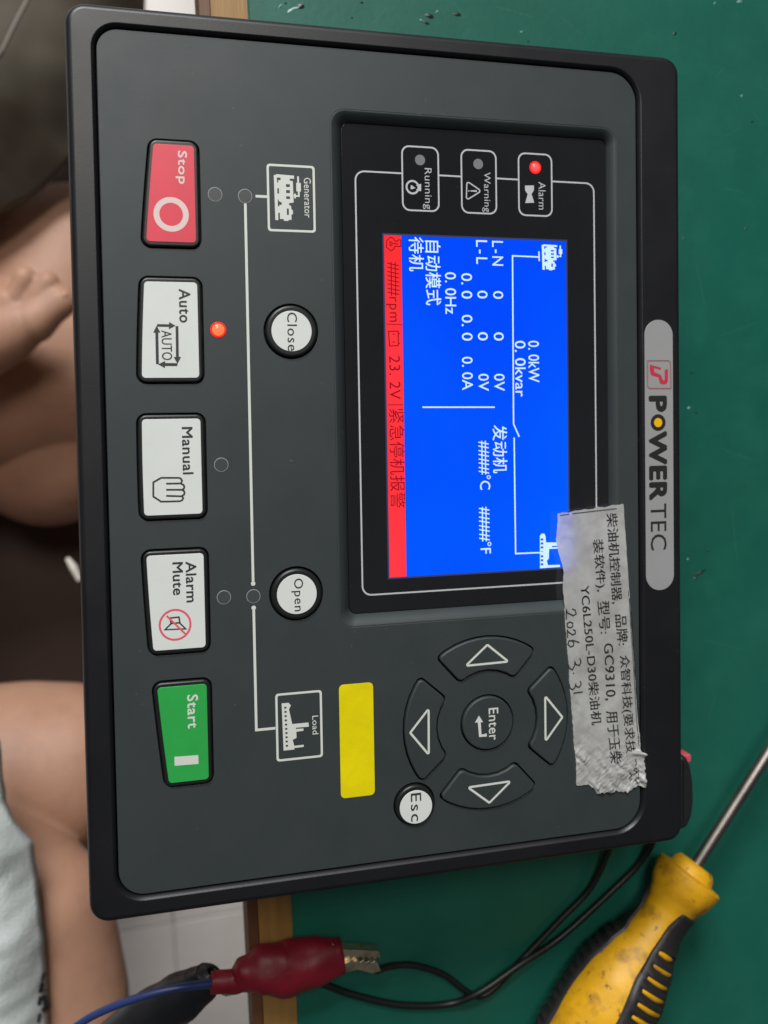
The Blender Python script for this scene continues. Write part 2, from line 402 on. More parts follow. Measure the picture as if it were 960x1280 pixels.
# gouges, nicks and scratches in the mat near the controller
def flake(px, py, w, h, ang, m, z=.35, seed=0):
    rnd = random.Random(seed); c = at(px, py, 0); n = 9; vs = [(c.x, c.y, z)]; fs = []
    for k in range(n):
        a = 2 * math.pi * k / n; rx = w * (.6 + .5 * rnd.random()) / 2; ry = h * (.6 + .5 * rnd.random()) / 2
        x = rx * math.cos(a); y = ry * math.sin(a); ca, sa = math.cos(ang), math.sin(ang)
        vs.append((c.x + x * ca - y * sa, c.y + x * sa + y * ca, .04)); fs.append((0, 1 + k, 1 + (k + 1) % n))
    return pymesh('nick', vs, fs, m, mat_o)
for k, (px, py, w, h, a, m) in enumerate([
    (366, 12, 4.6, 1.4, .5, 'chip_pale'), (376, 8, 3.8, 2.0, .5, 'chip_dark'), (350, 8, 2.2, .7, 1.0, 'chip_pale'), (357, 4, 1.2, .5, .2, 'chip_dark'),
    (537, 20, 4.0, 1.8, 0, 'chip_dark'), (533, 29, 2.4, 1.0, -.4, 'chip_dark'), (527, 26, 2.0, .6, -.5, 'chip_pale'), (546, 15, 1.8, .6, .9, 'chip_pale'),
    (572, 18, 4.2, 1.7, -.15, 'chip_dark'), (875, 716, 7.2, 1.5, .42, 'chip_dark'), (869, 723, 2.2, 1.2, .3, 'chip_dark'),
    (864, 466, 1.4, .9, 0, 'chip_dark'), (861, 510, 1.5, 1.0, .5, 'chip_pale'), (870, 516, 1.2, .9, 0, 'chip_dark'), (860, 699, 1.3, .7, 0, 'chip_pale'),
    (884, 688, 1.1, .7, 1, 'chip_dark'), (924, 2, 3, 1, .2, 'chip_pale'), (893, 4, 1.4, .5, .9, 'chip_pale'), (652, 40, 1.2, .8, 0, 'chip_pale'), (660, 52, .9, .7, 0, 'chip_dark'),
    (940, 152, 1.6, .5, .1, 'chip_dark'), (855, 299, 1.2, .8, 0, 'chip_dark'), (932, 286, 1.4, 1.0, .7, 'chip_dark'), (843, 42, 2.2, 1.6, .4, 'chip_dark'), (927, 120, .9, .9, 0, 'chip_pale'), (440, 22, .9, .6, 0, 'chip_dark'), (452, 3, 1.6, .7, 0, 'chip_dark')]):
    flake(px, py, w, h, a, m, seed=k)
sl = [[(465, 30), (484, 10)], [(566, 2), (580, 22)], [(906, 170), (925, 160)], [(940, 140), (956, 158)], [(895, 96), (905, 84)], [(700, 20), (726, 42)], [(905, 236), (930, 240)],
      [(870, 330), (881, 380)], [(900, 560), (940, 575)], [(915, 640), (922, 700)], [(880, 800), (930, 812)], [(900, 420), (948, 402)], [(885, 900), (896, 862)], [(620, 8), (668, 22)]]
for s in sl: strokes('scratch', [[tuple(at(x, y, 0)[:2]) for x, y in s]], .11, .02, 'scratch_mark', mat_o)

# ------------------------------------------------------------------ the controller (upright frame: u right, v up, turned a quarter clockwise)
dev = thing('generator_controller', 'black generator set controller with lit blue screen and five coloured keys', 'control panel', (0, 0, 0), R(-90))
HU, HV = 121.0, 88.75
PU0, PU1, PV0, PV1 = -114.9, 114.6, -80.9, 74.0
outer = rp([(-HU, -HV), (HU, -HV), (HU, HV), (-HU, HV)], 5.5, 10)
# bezel: lofted so that the outer edge is rounded and the sides lean in below
def loft(name, rings, m, parent, closed_last=False, smooth=True, ang=40):
    vs = []; fs = []; n = len(rings[0][0])
    for pts, z in rings: vs += [(x, y, z) for x, y in pts]
    for i in range(len(rings) - 1):
        for k in range(n):
            j = (k + 1) % n; fs.append((i * n + k, i * n + j, (i + 1) * n + j, (i + 1) * n + k))
    if closed_last: fs.append(tuple((len(rings) - 1) * n + k for k in range(n)))
    o = pymesh(name, vs, fs, m, parent, smooth)
    if smooth: o.data.set_sharp_from_angle(angle=R(ang))
    return o
def ringf(u0, v0, u1, v1, r, d): return rr(u0 + d, v0 + d, u1 - d, v1 - d, max(r - d, .2), 10)
ob = lambda d: ringf(-HU, -HV, HU, HV, 5.5, d)
ib = lambda d: rp([(PU0 - d, PV0 - d), (PU1 + d, PV0 - d), (PU1 + d, PV1 + d), (PU0 - d, PV1 + d)], [5.5 + d, 7 + d, 8.5 + d, 8.5 + d], 10)
loft('bezel', [(ob(3), 38.5), (ob(1.2), 39), (ob(.5), 42), (ob(0), 50.0), (ob(.25), 51.6), (ob(.9), 52.6), (ob(1.9), F), (ob(2.0), F), (ib(1.45), F), (ib(1.35), F), (ib(1.12), F - .12), (ib(.5), F - 1.0), (ib(.42), F - 1.3), (ib(.4), F - 4)], 'bezel', dev)
box('rear_housing', (-107, -80, .3), (107, 80, 38.8), 'housing', dev, 1.5)
box('groove_floor', (-119, -87, 45), (119, 87, 48.6), 'gap', dev, .1)
ZP = 52.0                                   # face of the charcoal plate
ZG = 49.9                                   # glass of the display window
# keys
def arc_v(u): return -72.0 + .00066 * u * u
keys = [('stop_key', -72.9, 12.9, 'cap_red'), ('auto_key', -36.9, 12.8, 'cap_white'), ('manual_key', -.5, 12.9, 'cap_white'),
        ('mute_key', 35.8, 12.9, 'cap_white'), ('start_key', 71.7, 13.2, 'cap_green')]
def key_poly(uc, hu, grow, r):
    a, b = uc - hu - grow, uc + hu + grow; top = -56.7 + grow
    n = 5; pts = [(b, top), (a, top)] + [(a + (b - a) * k / n, arc_v(a + (b - a) * k / n) - grow) for k in range(n + 1)]
    rad = [r, r, r] + [0] * (n - 1) + [r]
    return rp(pts, rad, 6)
holes = []
for nm, uc, hu, cm in keys: holes.append(key_poly(uc, hu, 1.45, 2.6))
for uc, vc in ((-36.9, -31.6), (35.7, -31.6)): holes.append(circ(uc, vc, 7.55))
holes.append(circ(99.0, 1.5, 6.2))
PC = (77.4, 24.2)
def sector(th, g=0.0):
    c, s = math.cos(th), math.sin(th); ro, ri = 25.4 + g, 15.2 - g; out = []
    hw_o = R(36.5) + g / ro; hw_i = R(33) + g / ri
    pts = [(ro, -hw_o + 2 * hw_o * k / 10) for k in range(11)] + [(ri + .6 * math.cos((k - 3) / 3 * 1.3), hw_i - 2 * hw_i * k / 6) for k in range(7)]
    P = [(PC[0] + r_ * math.cos(th + a), PC[1] + r_ * math.sin(th + a)) for r_, a in pts]
    rad = [1.6] + [0] * 9 + [1.6] + [2.2] + [0] * 5 + [2.2]
    return rp(P, rad, 5)
for k in range(4): holes.append(sector(k * math.pi / 2, .42))
holes.append(circ(PC[0], PC[1], 8.3))
rec_o = ringf(-98.4, -19.6, 46.3, 67.4, 4.2, 0); rec_i = ringf(-95.6, -16.4, 43.1, 65.3, 2.4, 0)
holes.append(rec_o[::1])
plate_out = rp([(PU0, PV0), (PU1, PV0), (PU1, PV1), (PU0, PV1)], [5.5, 7, 8.5, 8.5], 10)
curve_mesh('front_plate', [plate_out] + holes, ZP, 2.6, 'plate', dev, bevel=.18)
loft('window_surround', [(ringf(-98.6, -19.8, 46.5, 67.6, 4.4, 0), ZP - .15), (ringf(-98.3, -19.5, 46.2, 67.3, 4.1, 0), ZP - .03), (ringf(-97.9, -19.1, 45.8, 67.0, 3.9, 0), ZP - .16), (rec_i, ZG + .25), (ringf(-95.5, -16.3, 43.0, 65.2, 2.2, 0), ZG - 1)], 'plate', dev, ang=60)
win = curve_mesh('display_window', [ringf(-95.4, -16.2, 42.9, 65.1, 2.2, 0)], ZG, 1.2, 'glass', dev, bevel=.1)
LG = .03
def legend(s, pxbox, z, m, par, bold=.0, sp=1.0, nm='lettering'): return fit_text(nm, s, pxbox, z + LG, m, par, bold, sp)

# --- five big keys
key_objs = {}
for nm, uc, hu, cm in keys:
    body = curve_mesh('push_button', [key_poly(uc, hu, 1.05, 2.2)], ZP + .75, 3.0, 'rubber', dev, bevel=.5)
    body['label'] = {'stop_key': 'red key marked Stop', 'auto_key': 'white key marked Auto', 'manual_key': 'white key marked Manual',
                     'mute_key': 'white key marked Alarm Mute', 'start_key': 'green key marked Start'}[nm]
    curve_mesh('key_cap', [key_poly(uc, hu - .1, 0, 1.0)], ZP + .92, .5, cm, body, bevel=.08)
    key_objs[nm] = body
ZK = ZP + .92
k = key_objs['stop_key']
legend('Stop', (219.6, 188.8, 233.8, 229.8), ZK, 'print_pale_red', k, .022, 1.08)
c = UV(214, 268, ZK); curve_mesh('stop_symbol', [circ(*c, 4.55, 48), circ(*c, 3.05, 48)], ZK + LG, 0, 'print_pale_red', k)
k = key_objs['auto_key']
legend('Auto', (224, 361.5, 238, 403), ZK, 'print_dark', k, .022, 1.1)
legend('AUTO', (202, 413, 215, 450), ZK, 'print_dark', k, .004)
def crop(lst, ox, oy, sc, z): return [UV(ox + x / sc, oy + y / sc, z) for x, y in lst]
def arrow(x0, y0, x1, y1, w, hw, hl):
    d = Vector((x1 - x0, y1 - y0)); L = d.length; d.normalize(); n = Vector((-d.y, d.x)); o = Vector((x0, y0)); b = o + d * (L - hl); t = o + d * L
    return [tuple(q) for q in (o + n * w, b + n * w, b + n * hw, t, b - n * hw, b - n * w, o - n * w)]
A = [arrow(240, 610, 452, 614, 15, 42, 75), arrow(468, 618, 474, 1050, 16, 42, 80), arrow(473, 1058, 252, 1056, 17, 42, 80), arrow(245, 1052, 236, 612, 17, 42, 80)]
curve_mesh('cycle_symbol', [crop(a, 170, 340, 9.14, ZK) for a in A[::2]], ZK + LG, 0, 'print_dark', k)
curve_mesh('cycle_symbol', [crop(a, 170, 340, 9.14, ZK) for a in A[1::2]], ZK + LG + .01, 0, 'print_dark', k)
k = key_objs['manual_key']
legend('Manual', (228, 534, 241, 592.5), ZK, 'print_dark', k, .022, 1.06)
H = [[(262, 417), (183, 417), (148, 437), (148, 500), (183, 523), (265, 521), (276, 517), (281, 507), (276, 499), (205, 497)],
     [(262, 417), (270, 420), (276, 430), (271, 442), (205, 443)], [(272, 443), (283, 449), (286, 457), (283, 466), (275, 470), (205, 470)], [(275, 470), (285, 476), (287, 484), (284, 492), (275, 497)]]
strokes('hand_symbol', [crop(h, 150, 480, 3.556, ZK) for h in H], .48, ZK + LG, 'print_dark', k)
k = key_objs['mute_key']
legend('Alarm', (232.6, 702, 245.6, 752.5), ZK, 'print_dark', k, .022, 1.04)
legend('Mute', (216, 703, 228.7, 743.5), ZK, 'print_dark', k, .022, 1.04)
H = [('c', crop([(222, 1040), (262, 1036), (266, 1061), (227, 1064)], 150, 480, 3.556, ZK)), crop([(228, 1064), (200, 1092), (292, 1088), (265, 1062)], 150, 480, 3.556, ZK)]
strokes('horn_symbol', H, .42, ZK + LG, 'print_dark', k)
c = UV(218.9, 780.9, ZK)
curve_mesh('prohibition_ring', [circ(*c, 4.3, 48), circ(*c, 3.75, 48)], ZK + LG + .01, 0, 'print_red', k)
strokes('prohibition_bar', [crop([(207, 1030), (290, 1110)], 150, 480, 3.556, ZK)], .5, ZK + LG + .015, 'print_red', k)
k = key_objs['start_key']
legend('Start', (234.6, 868.5, 247.7, 910), ZK, 'print_white', k, .022, 1.08)
curve_mesh('start_symbol', [pxq([(218, 946), (247.8, 943.8), (248.2, 954.8), (218.3, 957.2)], ZK)], ZK + LG, 0, 'print_white', k)

# --- round keys
for nm, uc, vc, txt, bx in (('close', -36.9, -31.6, 'Close', (359.2, 390.6, 371.6, 438.5)), ('open', 35.7, -31.6, 'Open', (364.3, 723.2, 379.2, 764))):
    b = curve_mesh('round_button', [circ(uc, vc, 7.1, 56)], ZP + .9, 3.0, 'rubber', dev, bevel=.7); b['label'] = 'round white key marked ' + txt
    curve_mesh('key_cap', [circ(uc, vc, 5.55, 56)], ZP + 1.05, .5, 'cap_white', b, bevel=.08)
    legend(txt, bx, ZP + 1.05, 'print_dark', b, .004, 1.12)
b = curve_mesh('round_button', [circ(99.1, 1.5, 5.85, 48)], ZP + .9, 3.0, 'rubber', dev, bevel=.6); b['label'] = 'small round white key marked Esc'
curve_mesh('key_cap', [circ(99.55, 1.7, 4.85, 48)], ZP + 1.05, .5, 'cap_white', b, bevel=.08)
legend('Esc', (513.6, 991.5, 526.6, 1026.5), ZP + 1.05, 'print_dark', b, .006, 1.15)
# --- arrow pad
tris = {0: [(611.8, 1003.5), (585, 984.3), (638.5, 976.6)], 1: [(703, 896.5), (681.5, 870), (682, 926.5)], 2: [(609.3, 806), (582.2, 832.3), (635.5, 827)], 3: [(512.8, 916), (535.8, 886), (536, 943.5)]}
for kk in range(4):
    b = curve_mesh('arrow_button', [sector(kk * math.pi / 2)], ZP + .75, 2.6, 'plate', dev, bevel=.45)
    b['label'] = ['arrow key pointing away from the display', 'arrow key beside the paper label', 'arrow key pointing at the display', 'arrow key beside the yellow sticker'][kk]
    t = rp(pxq(tris[kk], ZP + .8), .25, 3)
    strokes('arrow_symbol', [('c', t)], .62, ZP + .75 + LG, 'print_white', b)
b = curve_mesh('enter_button', [circ(PC[0], PC[1], 7.85, 56)], ZP + .75, 2.6, 'plate', dev, bevel=.45)
legend('Enter', (611, 885, 622.9, 924.8), ZP + .75, 'print_white', b, .008, 1.03)
curve_mesh('return_symbol', [pxq([(598.6, 894.5), (603.8, 902.6), (600.9, 902.8), (601.8, 918), (606.2, 917.7), (606.1, 916.8), (608.2, 916.7), (608.6, 920.6), (598.8, 921.2), (597.3, 903), (593.6, 903.2)], ZP + .75)], ZP + .75 + LG, 0, 'print_white', b)

# --- lamps on the plate
def ring_lamp(u, v): 
    b = curve_mesh('indicator_lamp', [circ(u, v, 1.92, 32)], ZP + .06, .5, 'led_ring', dev, bevel=.04)
    curve_mesh('lens', [circ(u, v, 1.76, 32)], ZP + .10, .3, 'led_off', b, bevel=.03)
for u, v in ((-73.4, -51.4), (-.7, -51.4), (35.5, -51.5), (-73.3, -43.4), (35.7, -43.5)): ring_lamp(u, v)
def dome(name, u, v, z, r, h, m, par, flip=1):
    vs = []; fs = []; n = 24; K = 6
    for i in range(K):
        a = i / K * math.pi / 2
        for j in range(n):
            b_ = 2 * math.pi * j / n; vs.append((u + r * math.cos(a) * math.cos(b_), v + r * math.cos(a) * math.sin(b_), z + h * math.sin(a)))
    vs.append((u, v, z + h))
    for i in range(K - 1):
        for j in range(n): fs.append((i * n + j, i * n + (j + 1) % n, (i + 1) * n + (j + 1) % n, (i + 1) * n + j))
    for j in range(n): fs.append(((K - 1) * n + j, (K - 1) * n + (j + 1) % n, K * n))
    return pymesh(name, vs, fs, m, par, True)
b = curve_mesh('indicator_lamp', [circ(-37.2, -51.4, 2.1, 32)], ZP + .15, .6, 'led_rim', dev, bevel=.05); b['label'] = 'lit orange red lamp beside the Auto key'
dome('lens', -37.2, -51.4, ZP + .16, 1.65, .8, 'led_core', b)

# --- mimic line and badges printed on the plate
z = ZP + LG
strokes('mimic_line', [[(-71.3, -43.4), (31.6, -43.5)], [(39.4, -43.5), (72.9, -43.5), (72.9, -38.2)], [(-73.4, -40.6), (-73.4, -37.2)]], .72, z, 'print_white', dev)
for u in (32.2, 38.9): curve_mesh('line_end', [circ(u, -43.5, .62, 16)], z + .02, 0, 'print_white', dev)
def map_rect(poly, src, dst):       # icon drawn in a crop's px -> device rectangle; src/dst = (x0,y0,x1,y1) x->v, y->u
    return [(dst[1] + (y - src[1]) / (src[3] - src[1]) * (dst[3] - dst[1]), dst[0] + (x - src[0]) / (src[2] - src[0]) * (dst[2] - dst[0])) for x, y in poly]
GEN = [[(240, 285), (270, 285), (270, 272), (515, 280), (515, 325), (455, 325), (455, 352), (497, 360), (503, 660), (440, 670), (440, 700), (465, 705), (470, 755), (490, 770), (490, 825), (468, 830), (470, 905), (430, 905), (430, 922), (365, 922), (365, 898), (312, 898), (312, 812), (290, 812), (290, 915), (250, 915)],
       [(280, 318), (332, 318), (332, 350), (300, 355), (298, 390), (285, 390)], [(284, 468), (307, 468), (307, 542), (284, 542)], [(288, 615), (305, 650), (340, 665), (340, 700), (308, 700), (306, 722), (288, 722)],
       [(403, 405), (455, 405), (455, 445), (403, 445)], [(403, 488), (455, 488), (455, 530), (403, 530)], [(403, 575), (455, 575), (455, 613), (403, 613)], [(408, 748), (435, 748), (435, 838), (408, 838)],
       [(557, 288), (582, 288), (582, 379), (557, 379)], [(543, 380), (605, 380), (605, 501), (543, 501)], [(563, 502), (588, 502), (588, 577), (536, 577), (536, 600), (512, 600), (512, 577), (505, 577), (505, 553), (512, 553), (512, 533), (536, 533), (536, 553), (563, 553)]]
LOAD = [[(215, 240), (320, 232), (355, 270), (325, 330), (370, 555), (620, 535), (625, 600), (425, 612), (425, 630), (540, 624), (540, 660), (430, 672), (432, 765), (372, 795), (395, 885), (540, 872), (540, 905), (395, 918), (397, 940), (230, 954)]]
for i in range(10):
    x = 270 + i * 1.4; y = 305 + 64 * i; LOAD.append([(x - 17, y - 14), (x + 17, y - 14), (x + 17, y + 14), (x - 17, y + 14)])
GD = (-37.45, -82.35, -24.2, -64.1); LD = (-38.1, 63.3, -25.0, 82.4)
b = curve_mesh('generator_badge', [rr(GD[1], GD[0], GD[3], GD[2], .9, 5), rr(GD[1] + .62, GD[0] + .62, GD[3] - .62, GD[2] - .62, .5, 5)], z, 0, 'print_white', dev)
curve_mesh('generator_symbol', [map_rect(p, (145, 130, 800, 1075), GD) for p in GEN], z, 0, 'print_white', b)
legend('Generator', (380.2, 222.3, 389, 272), ZP, 'print_white', b, .004, 1.03)
b = curve_mesh('load_badge', [rr(LD[1], LD[0], LD[3], LD[2], .9, 5), rr(LD[1] + .62, LD[0] + .62, LD[3] - .62, LD[2] - .62, .5, 5)], z, 0, 'print_white', dev)
curve_mesh('load_symbol', [map_rect([(x, y + (x - 120) * .075) for x, y in p], (120, 95, 835, 1120), LD) for p in LOAD], z, 0, 'print_white', b)
legend('Load', (390.5, 894.6, 397.9, 917.8), ZP, 'print_white', b, .004, 1.03)
# --- yellow sticker
curve_mesh('yellow_sticker', [rr(62.4, -20.1, 94.9, -10.2, 1.3, 6)], ZP + .14, .14, 'yellow_film', dev, bevel=.04)

# --- logo plate on the bezel
lp = curve_mesh('logo_plate', [rr(-41.3, 75.85, 41.4, 85.4, 4.7, 16)], F + .22, .4, 'logo_film', dev, bevel=.1)
ZL = F + .22
legend('P', (812.3, 496.3, 832.3, 513.5), ZL, 'logo_dark', lp, .062)
legend('WER', (812.5, 540.2, 832.5, 624), ZL, 'logo_dark', lp, .062, 1.08)
legend('TEC', (813.2, 629.5, 833.2, 687.5), ZL, 'logo_dark', lp, .0, 1.05)
c = UV(822.6, 528.2, ZL)
curve_mesh('logo_ring', [circ(c[0], c[1], 2.55, 40), circ(c[0], c[1], 1.4, 40)], ZL + LG, 0, 'logo_dark', lp)
curve_mesh('logo_dot', [circ(c[0], c[1], 1.38, 40)], ZL + LG, 0, 'logo_yellow', lp)
fr = [UV(800 + x / 19.2, 440 + y / 19.2, ZL) for x, y in [(172, 205), (735, 205), (748, 885), (172, 885)]]
fr = rp(fr, [.1, .9, .1, 1.1], 6); rb = ribbon(fr, .17, True); curve_mesh('logo_frame', rb, ZL + LG, 0, 'logo_brown', lp)
fr2 = [UV(800 + x / 19.2, 440 + y / 19.2, ZL) for x, y in [(195, 225), (718, 225), (728, 868), (192, 868)]]
rb = ribbon(rp(fr2, [.1, .8, .1, 1.0], 6), .1, True); curve_mesh('logo_frame', rb, ZL + LG, 0, 'logo_red', lp)
lg = [UV(800 + x / 19.2, 440 + y / 19.2, ZL) for x, y in [(232, 300), (505, 375), (500, 430), (330, 385), (345, 480), (495, 545), (560, 690), (590, 660), (590, 440), (640, 400), (672, 440), (668, 700), (640, 760), (560, 785), (480, 755), (440, 610), (270, 560), (238, 470)]]
curve_mesh('logo_mark', [lg], ZL + LG, 0, 'logo_red', lp)

# --- display window print
z = ZG + LG
def wpx(x0, y0, x1, y1): a = UV((x0 + x1) / 2, y0, ZG)[0]; b = UV((x0 + x1) / 2, y1, ZG)[0]; c_ = UV(x0, (y0 + y1) / 2, ZG)[1]; d = UV(x1, (y0 + y1) / 2, ZG)[1]; return a, c_, b, d
uL, uR = UV(480, 215.5, ZG)[0], UV(480, 742.5, ZG)[0]; vL, vR = UV(449, 500, ZG)[1], UV(744.2, 480, ZG)[1]
boxes = [wpx(502, 182.3, 549, 264), wpx(576, 187.5, 621, 267), wpx(647.5, 191.5, 690.5, 271.3)]
bu0 = sum(b_[0] for b_ in boxes) / 3; bu1 = sum(b_[2] for b_ in boxes) / 3
lw = .46
path = rp([(uL, boxes[0][1]), (uL, vL), (uR, vL), (uR, vR), (uL, vR), (uL, boxes[2][3])], [0, 2.6, 2.6, 2.6, 2.6, 0], 6)
strokes('window_border', [path, [(uL, boxes[0][3]), (uL, boxes[1][1])], [(uL, boxes[1][3]), (uL, boxes[2][1])]], lw, z, 'print_grey', win)
info = [('Running', (528.3, 210.2, 539.8, 261.5), (525, 200), 'led_grey'), ('Warning', (602.6, 215.4, 613.2, 265), (597.7, 205), 'led_grey'), ('Alarm', (673.2, 227.5, 682, 262), (669, 209.4), None)]
for (a, c_, b_, d), (txt, tb, lampc, lm) in zip(boxes, info):
    o = curve_mesh('indicator_frame', [rr(bu0, c_, bu1, d, 2.3, 7), rr(bu0 + lw, c_ + lw, bu1 - lw, d - lw, 1.9, 7)], z + .005, 0, 'print_grey', dev)
    o['label'] = 'rounded frame with the %s lamp' % txt
    legend(txt, tb, ZG, 'print_grey', o, -.004, 1.04)
    c = UV(*lampc, ZG)
    if lm: curve_mesh('lamp', [circ(*c, 1.5, 32)], z, 0, lm, o)
    else:
        curve_mesh('lamp_rim', [circ(*c, 1.85, 32)], z + .02, 0, 'led_rim', o)
        dome('lamp', c[0], c[1], ZG + .06, 1.35, .7, 'led_core_red', o)
    if txt == 'Warning':
        t = rp(pxq([(583.6, 226.4), (601.6, 238.8), (582.8, 250.4)], ZG), .5, 4)
        curve_mesh('warning_symbol', ribbon(t, .36, True), z, 0, 'print_grey', o)
        curve_mesh('exclamation_mark', [pxq([(588.2, 238), (596, 237.7), (596, 239.9), (588.2, 239.4)], ZG), pxq([(585.2, 237.8), (586.8, 237.8), (586.8, 239.4), (585.2, 239.4)], ZG)], z, 0, 'print_grey', o)
    elif txt == 'Alarm':
        curve_mesh('horn_symbol', [pxq([(656.2, 232), (667.3, 231.8), (667.3, 238), (664.3, 242.6), (667.8, 253.4), (656.4, 253.8), (659.6, 242.8), (656.4, 238.2)], ZG)], z, 0, 'print_grey', o)
    else:
        c = UV(515.6, 234, ZG)
        curve_mesh('engine_symbol', [circ(*c, 2.05, 32), circ(*c, 1.5, 32)], z, 0, 'print_grey', o)
        curve_mesh('engine_symbol', [pxq([(521.5, 231), (526.4, 229.8), (526.4, 239), (521.5, 238.2), (519.8, 236.6), (522.8, 236.4), (522.8, 232.6), (519.8, 232)], ZG), pxq([(513.2, 236.4), (513.6, 231), (519.5, 235.2), (517, 235.6), (515.5, 236.6)], ZG)], z + .004, 0, 'print_grey', o)
# --- the lit screen
z0 = ZG + .04
su0, sv0 = UV(481, 293.6, z0); su1 = UV(487, 722, z0)[0]; sv1 = UV(707, 480, z0)[1] + .5
sbar = UV(504.6, 500, z0)[1]; sv0 = UV(483, 500, z0)[1]
SV0 = UV(483.3, 500, z0)[1]
scr = curve_mesh('screen', [[(su0, sbar), (su1, sbar), (su1, sv1), (su0, sv1)]], z0, 0, 'screen_blue', dev)
curve_mesh('alarm_bar', [[(su0, SV0), (su1, SV0), (su1, sbar - .01), (su0, sbar - .01)]], z0, 0, 'screen_red', scr)
curve_mesh('screen_halo', [[(su0 - .5, SV0 - .5), (su1 + .5, SV0 - .5), (su1 + .5, sv1 + .5), (su0 - .5, sv1 + .5)], [(su0, SV0), (su1, SV0), (su1, sv1), (su0, sv1)]], z0, 0, 'halo_glow', scr)  # thin frame round the screen, its glow added as a halo
ZS = z0
SW = .0
for s, bx, sp in [('L-N', (615.3, 301.4, 628.8, 332), 1.25), ('L-L', (595.3, 300.4, 609, 330), 1.25), ('0', (616.4, 363.8, 629, 373.6), 1), ('0', (617.2, 415.4, 629.6, 425.8), 1), ('0V', (617.6, 467.3, 630.8, 488.6), 1.05),
              ('0', (596.6, 363.3, 609.4, 373.1), 1), ('0', (597.3, 415.2, 609.8, 425.6), 1), ('0V', (598, 467.3, 611, 488.6), 1.05),
              ('0. 0', (576.6, 341.5, 590.2, 373.3), 1.0), ('0. 0', (577.2, 393.5, 590.6, 425.8), 1.0), ('0. 0A', (577.6, 446, 591, 487.5), 1.0),
              ('0. 0Hz', (556.4, 340.4, 570.2, 392.4), 1.0), ('自动模式', (531.8, 301, 551, 381.5), 1), ('待机', (511.2, 296.4, 529.6, 339), 1),
              ('0. 0kW', (660.4, 426, 674, 477.8), 1.0), ('0. 0kvar', (643.8, 426, 657.2, 495.8), 1.0), ('发动机', (616, 531.4, 634, 591.2), 1),
              ('####°C', (598.4, 551, 613.2, 612), 1.0), ('####°F', (599, 633.6, 614, 692), 1.0)]:
    cjk = ord(s[0]) > 255
    fit_text('readout', s, bx, ZS + LG, 'screen_white', scr, .006 if cjk else .004, sp)
def sl_(pts): return pxq(pts, ZS)
strokes('diagram_line', [sl_([(673, 321.2), (640.6, 319.8), (641.9, 530), (649, 546)]), sl_([(642.6, 547), (644.5, 692), (680, 690.5)]), sl_([(528, 509), (618.4, 509)]), sl_([(673.6, 314.3), (674, 326.4)])], .42, ZS + LG, 'screen_white', scr)
a = UV(677.0, 304.2, ZS); b2 = UV(703, 338.2, ZS)
curve_mesh('generator_icon', [map_rect(p, (240, 272, 605, 922), (a[1], a[0] + .3, b2[1], b2[0])) for p in GEN], ZS + LG, 0, 'screen_white', scr)
a = UV(674.8, 666.5, ZS); b2 = UV(704, 711, ZS)
SL = [(674.8, 670), (677, 667), (680.5, 667), (682, 671), (682.4, 678), (700, 678), (700, 682), (690, 682.4), (690, 684), (700, 683.7), (700, 685.6), (686.4, 686.2), (686, 698), (683.4, 701), (685, 706.4), (700, 705.9), (700, 708.7), (685, 709.6), (675, 710.4)]
curve_mesh('load_icon', [pxq(SL, ZS)] + [pxq([(675.8, y), (679, y), (679, y + 2.6), (675.8, y + 2.6)], ZS) for y in (673, 678, 683, 689, 694, 699, 704)], ZS + LG, 0, 'screen_white', scr)
for s, bx, sp in [('####', (484.4, 327.6, 499, 369.6), .95), ('rpm', (482.6, 371.4, 495.6, 402.2), 1.15), ('23. 2V', (486.8, 445, 500.4, 499), 1.05), ('紧急停机报警', (487.4, 510.6, 506, 635), 1)]:
    fit_text('readout', s, bx, ZS + LG, 'screen_dark', scr, -.004, sp)
for q_ in ([(483.2, 405.2), (502.5, 405.8)], [(485.5, 506), (504, 506)]): strokes('divider', [sl_(q_)], .2, ZS + LG, 'screen_dark', scr)
def rc(l): return [UV(480 + x / 8.54, 290 + y / 8.54, ZS) for x, y in l]
strokes('engine_icon', [rc([(180, 85), (150, 85), (140, 100), (118, 96), (95, 65), (70, 57), (30, 90), (28, 165), (75, 203), (105, 180), (118, 150), (150, 155), (180, 155), (180, 85)]), rc([(150, 130), (85, 118), (62, 100), (66, 148), (90, 130)])], .26, ZS + LG, 'screen_dark', scr)
strokes('battery_icon', [('c', rc([(48, 1060), (152, 1060), (152, 1212), (60, 1218)])), rc([(152, 1085), (168, 1085)]), rc([(152, 1190), (168, 1190)]), rc([(95, 1092), (112, 1092)]), rc([(92, 1175), (115, 1175)])], .28, ZS + LG, 'screen_dark', scr)

# --- mounting clamp showing at the side, and the pink plug by it
cpx = [(845, 942), (855, 944), (860, 955), (863.2, 975), (864, 1000), (861.5, 1018), (855.5, 1032), (845, 1036)]
cl = curve_mesh('mounting_clamp', [rp(pxq(cpx, 34), 2.2, 5)], 36, 18, 'housing', dev, bevel=1.5)
pk = at(860.5, 945.5, 28)
p = curve_mesh('plug', [rr(-pk.y - 1.5, 84, -pk.y + 1.5, pk.x, .9, 5)], 30, 5, 'pink_plastic', dev, bevel=.6); p['label'] = 'small pink plastic plug peeking out from below'

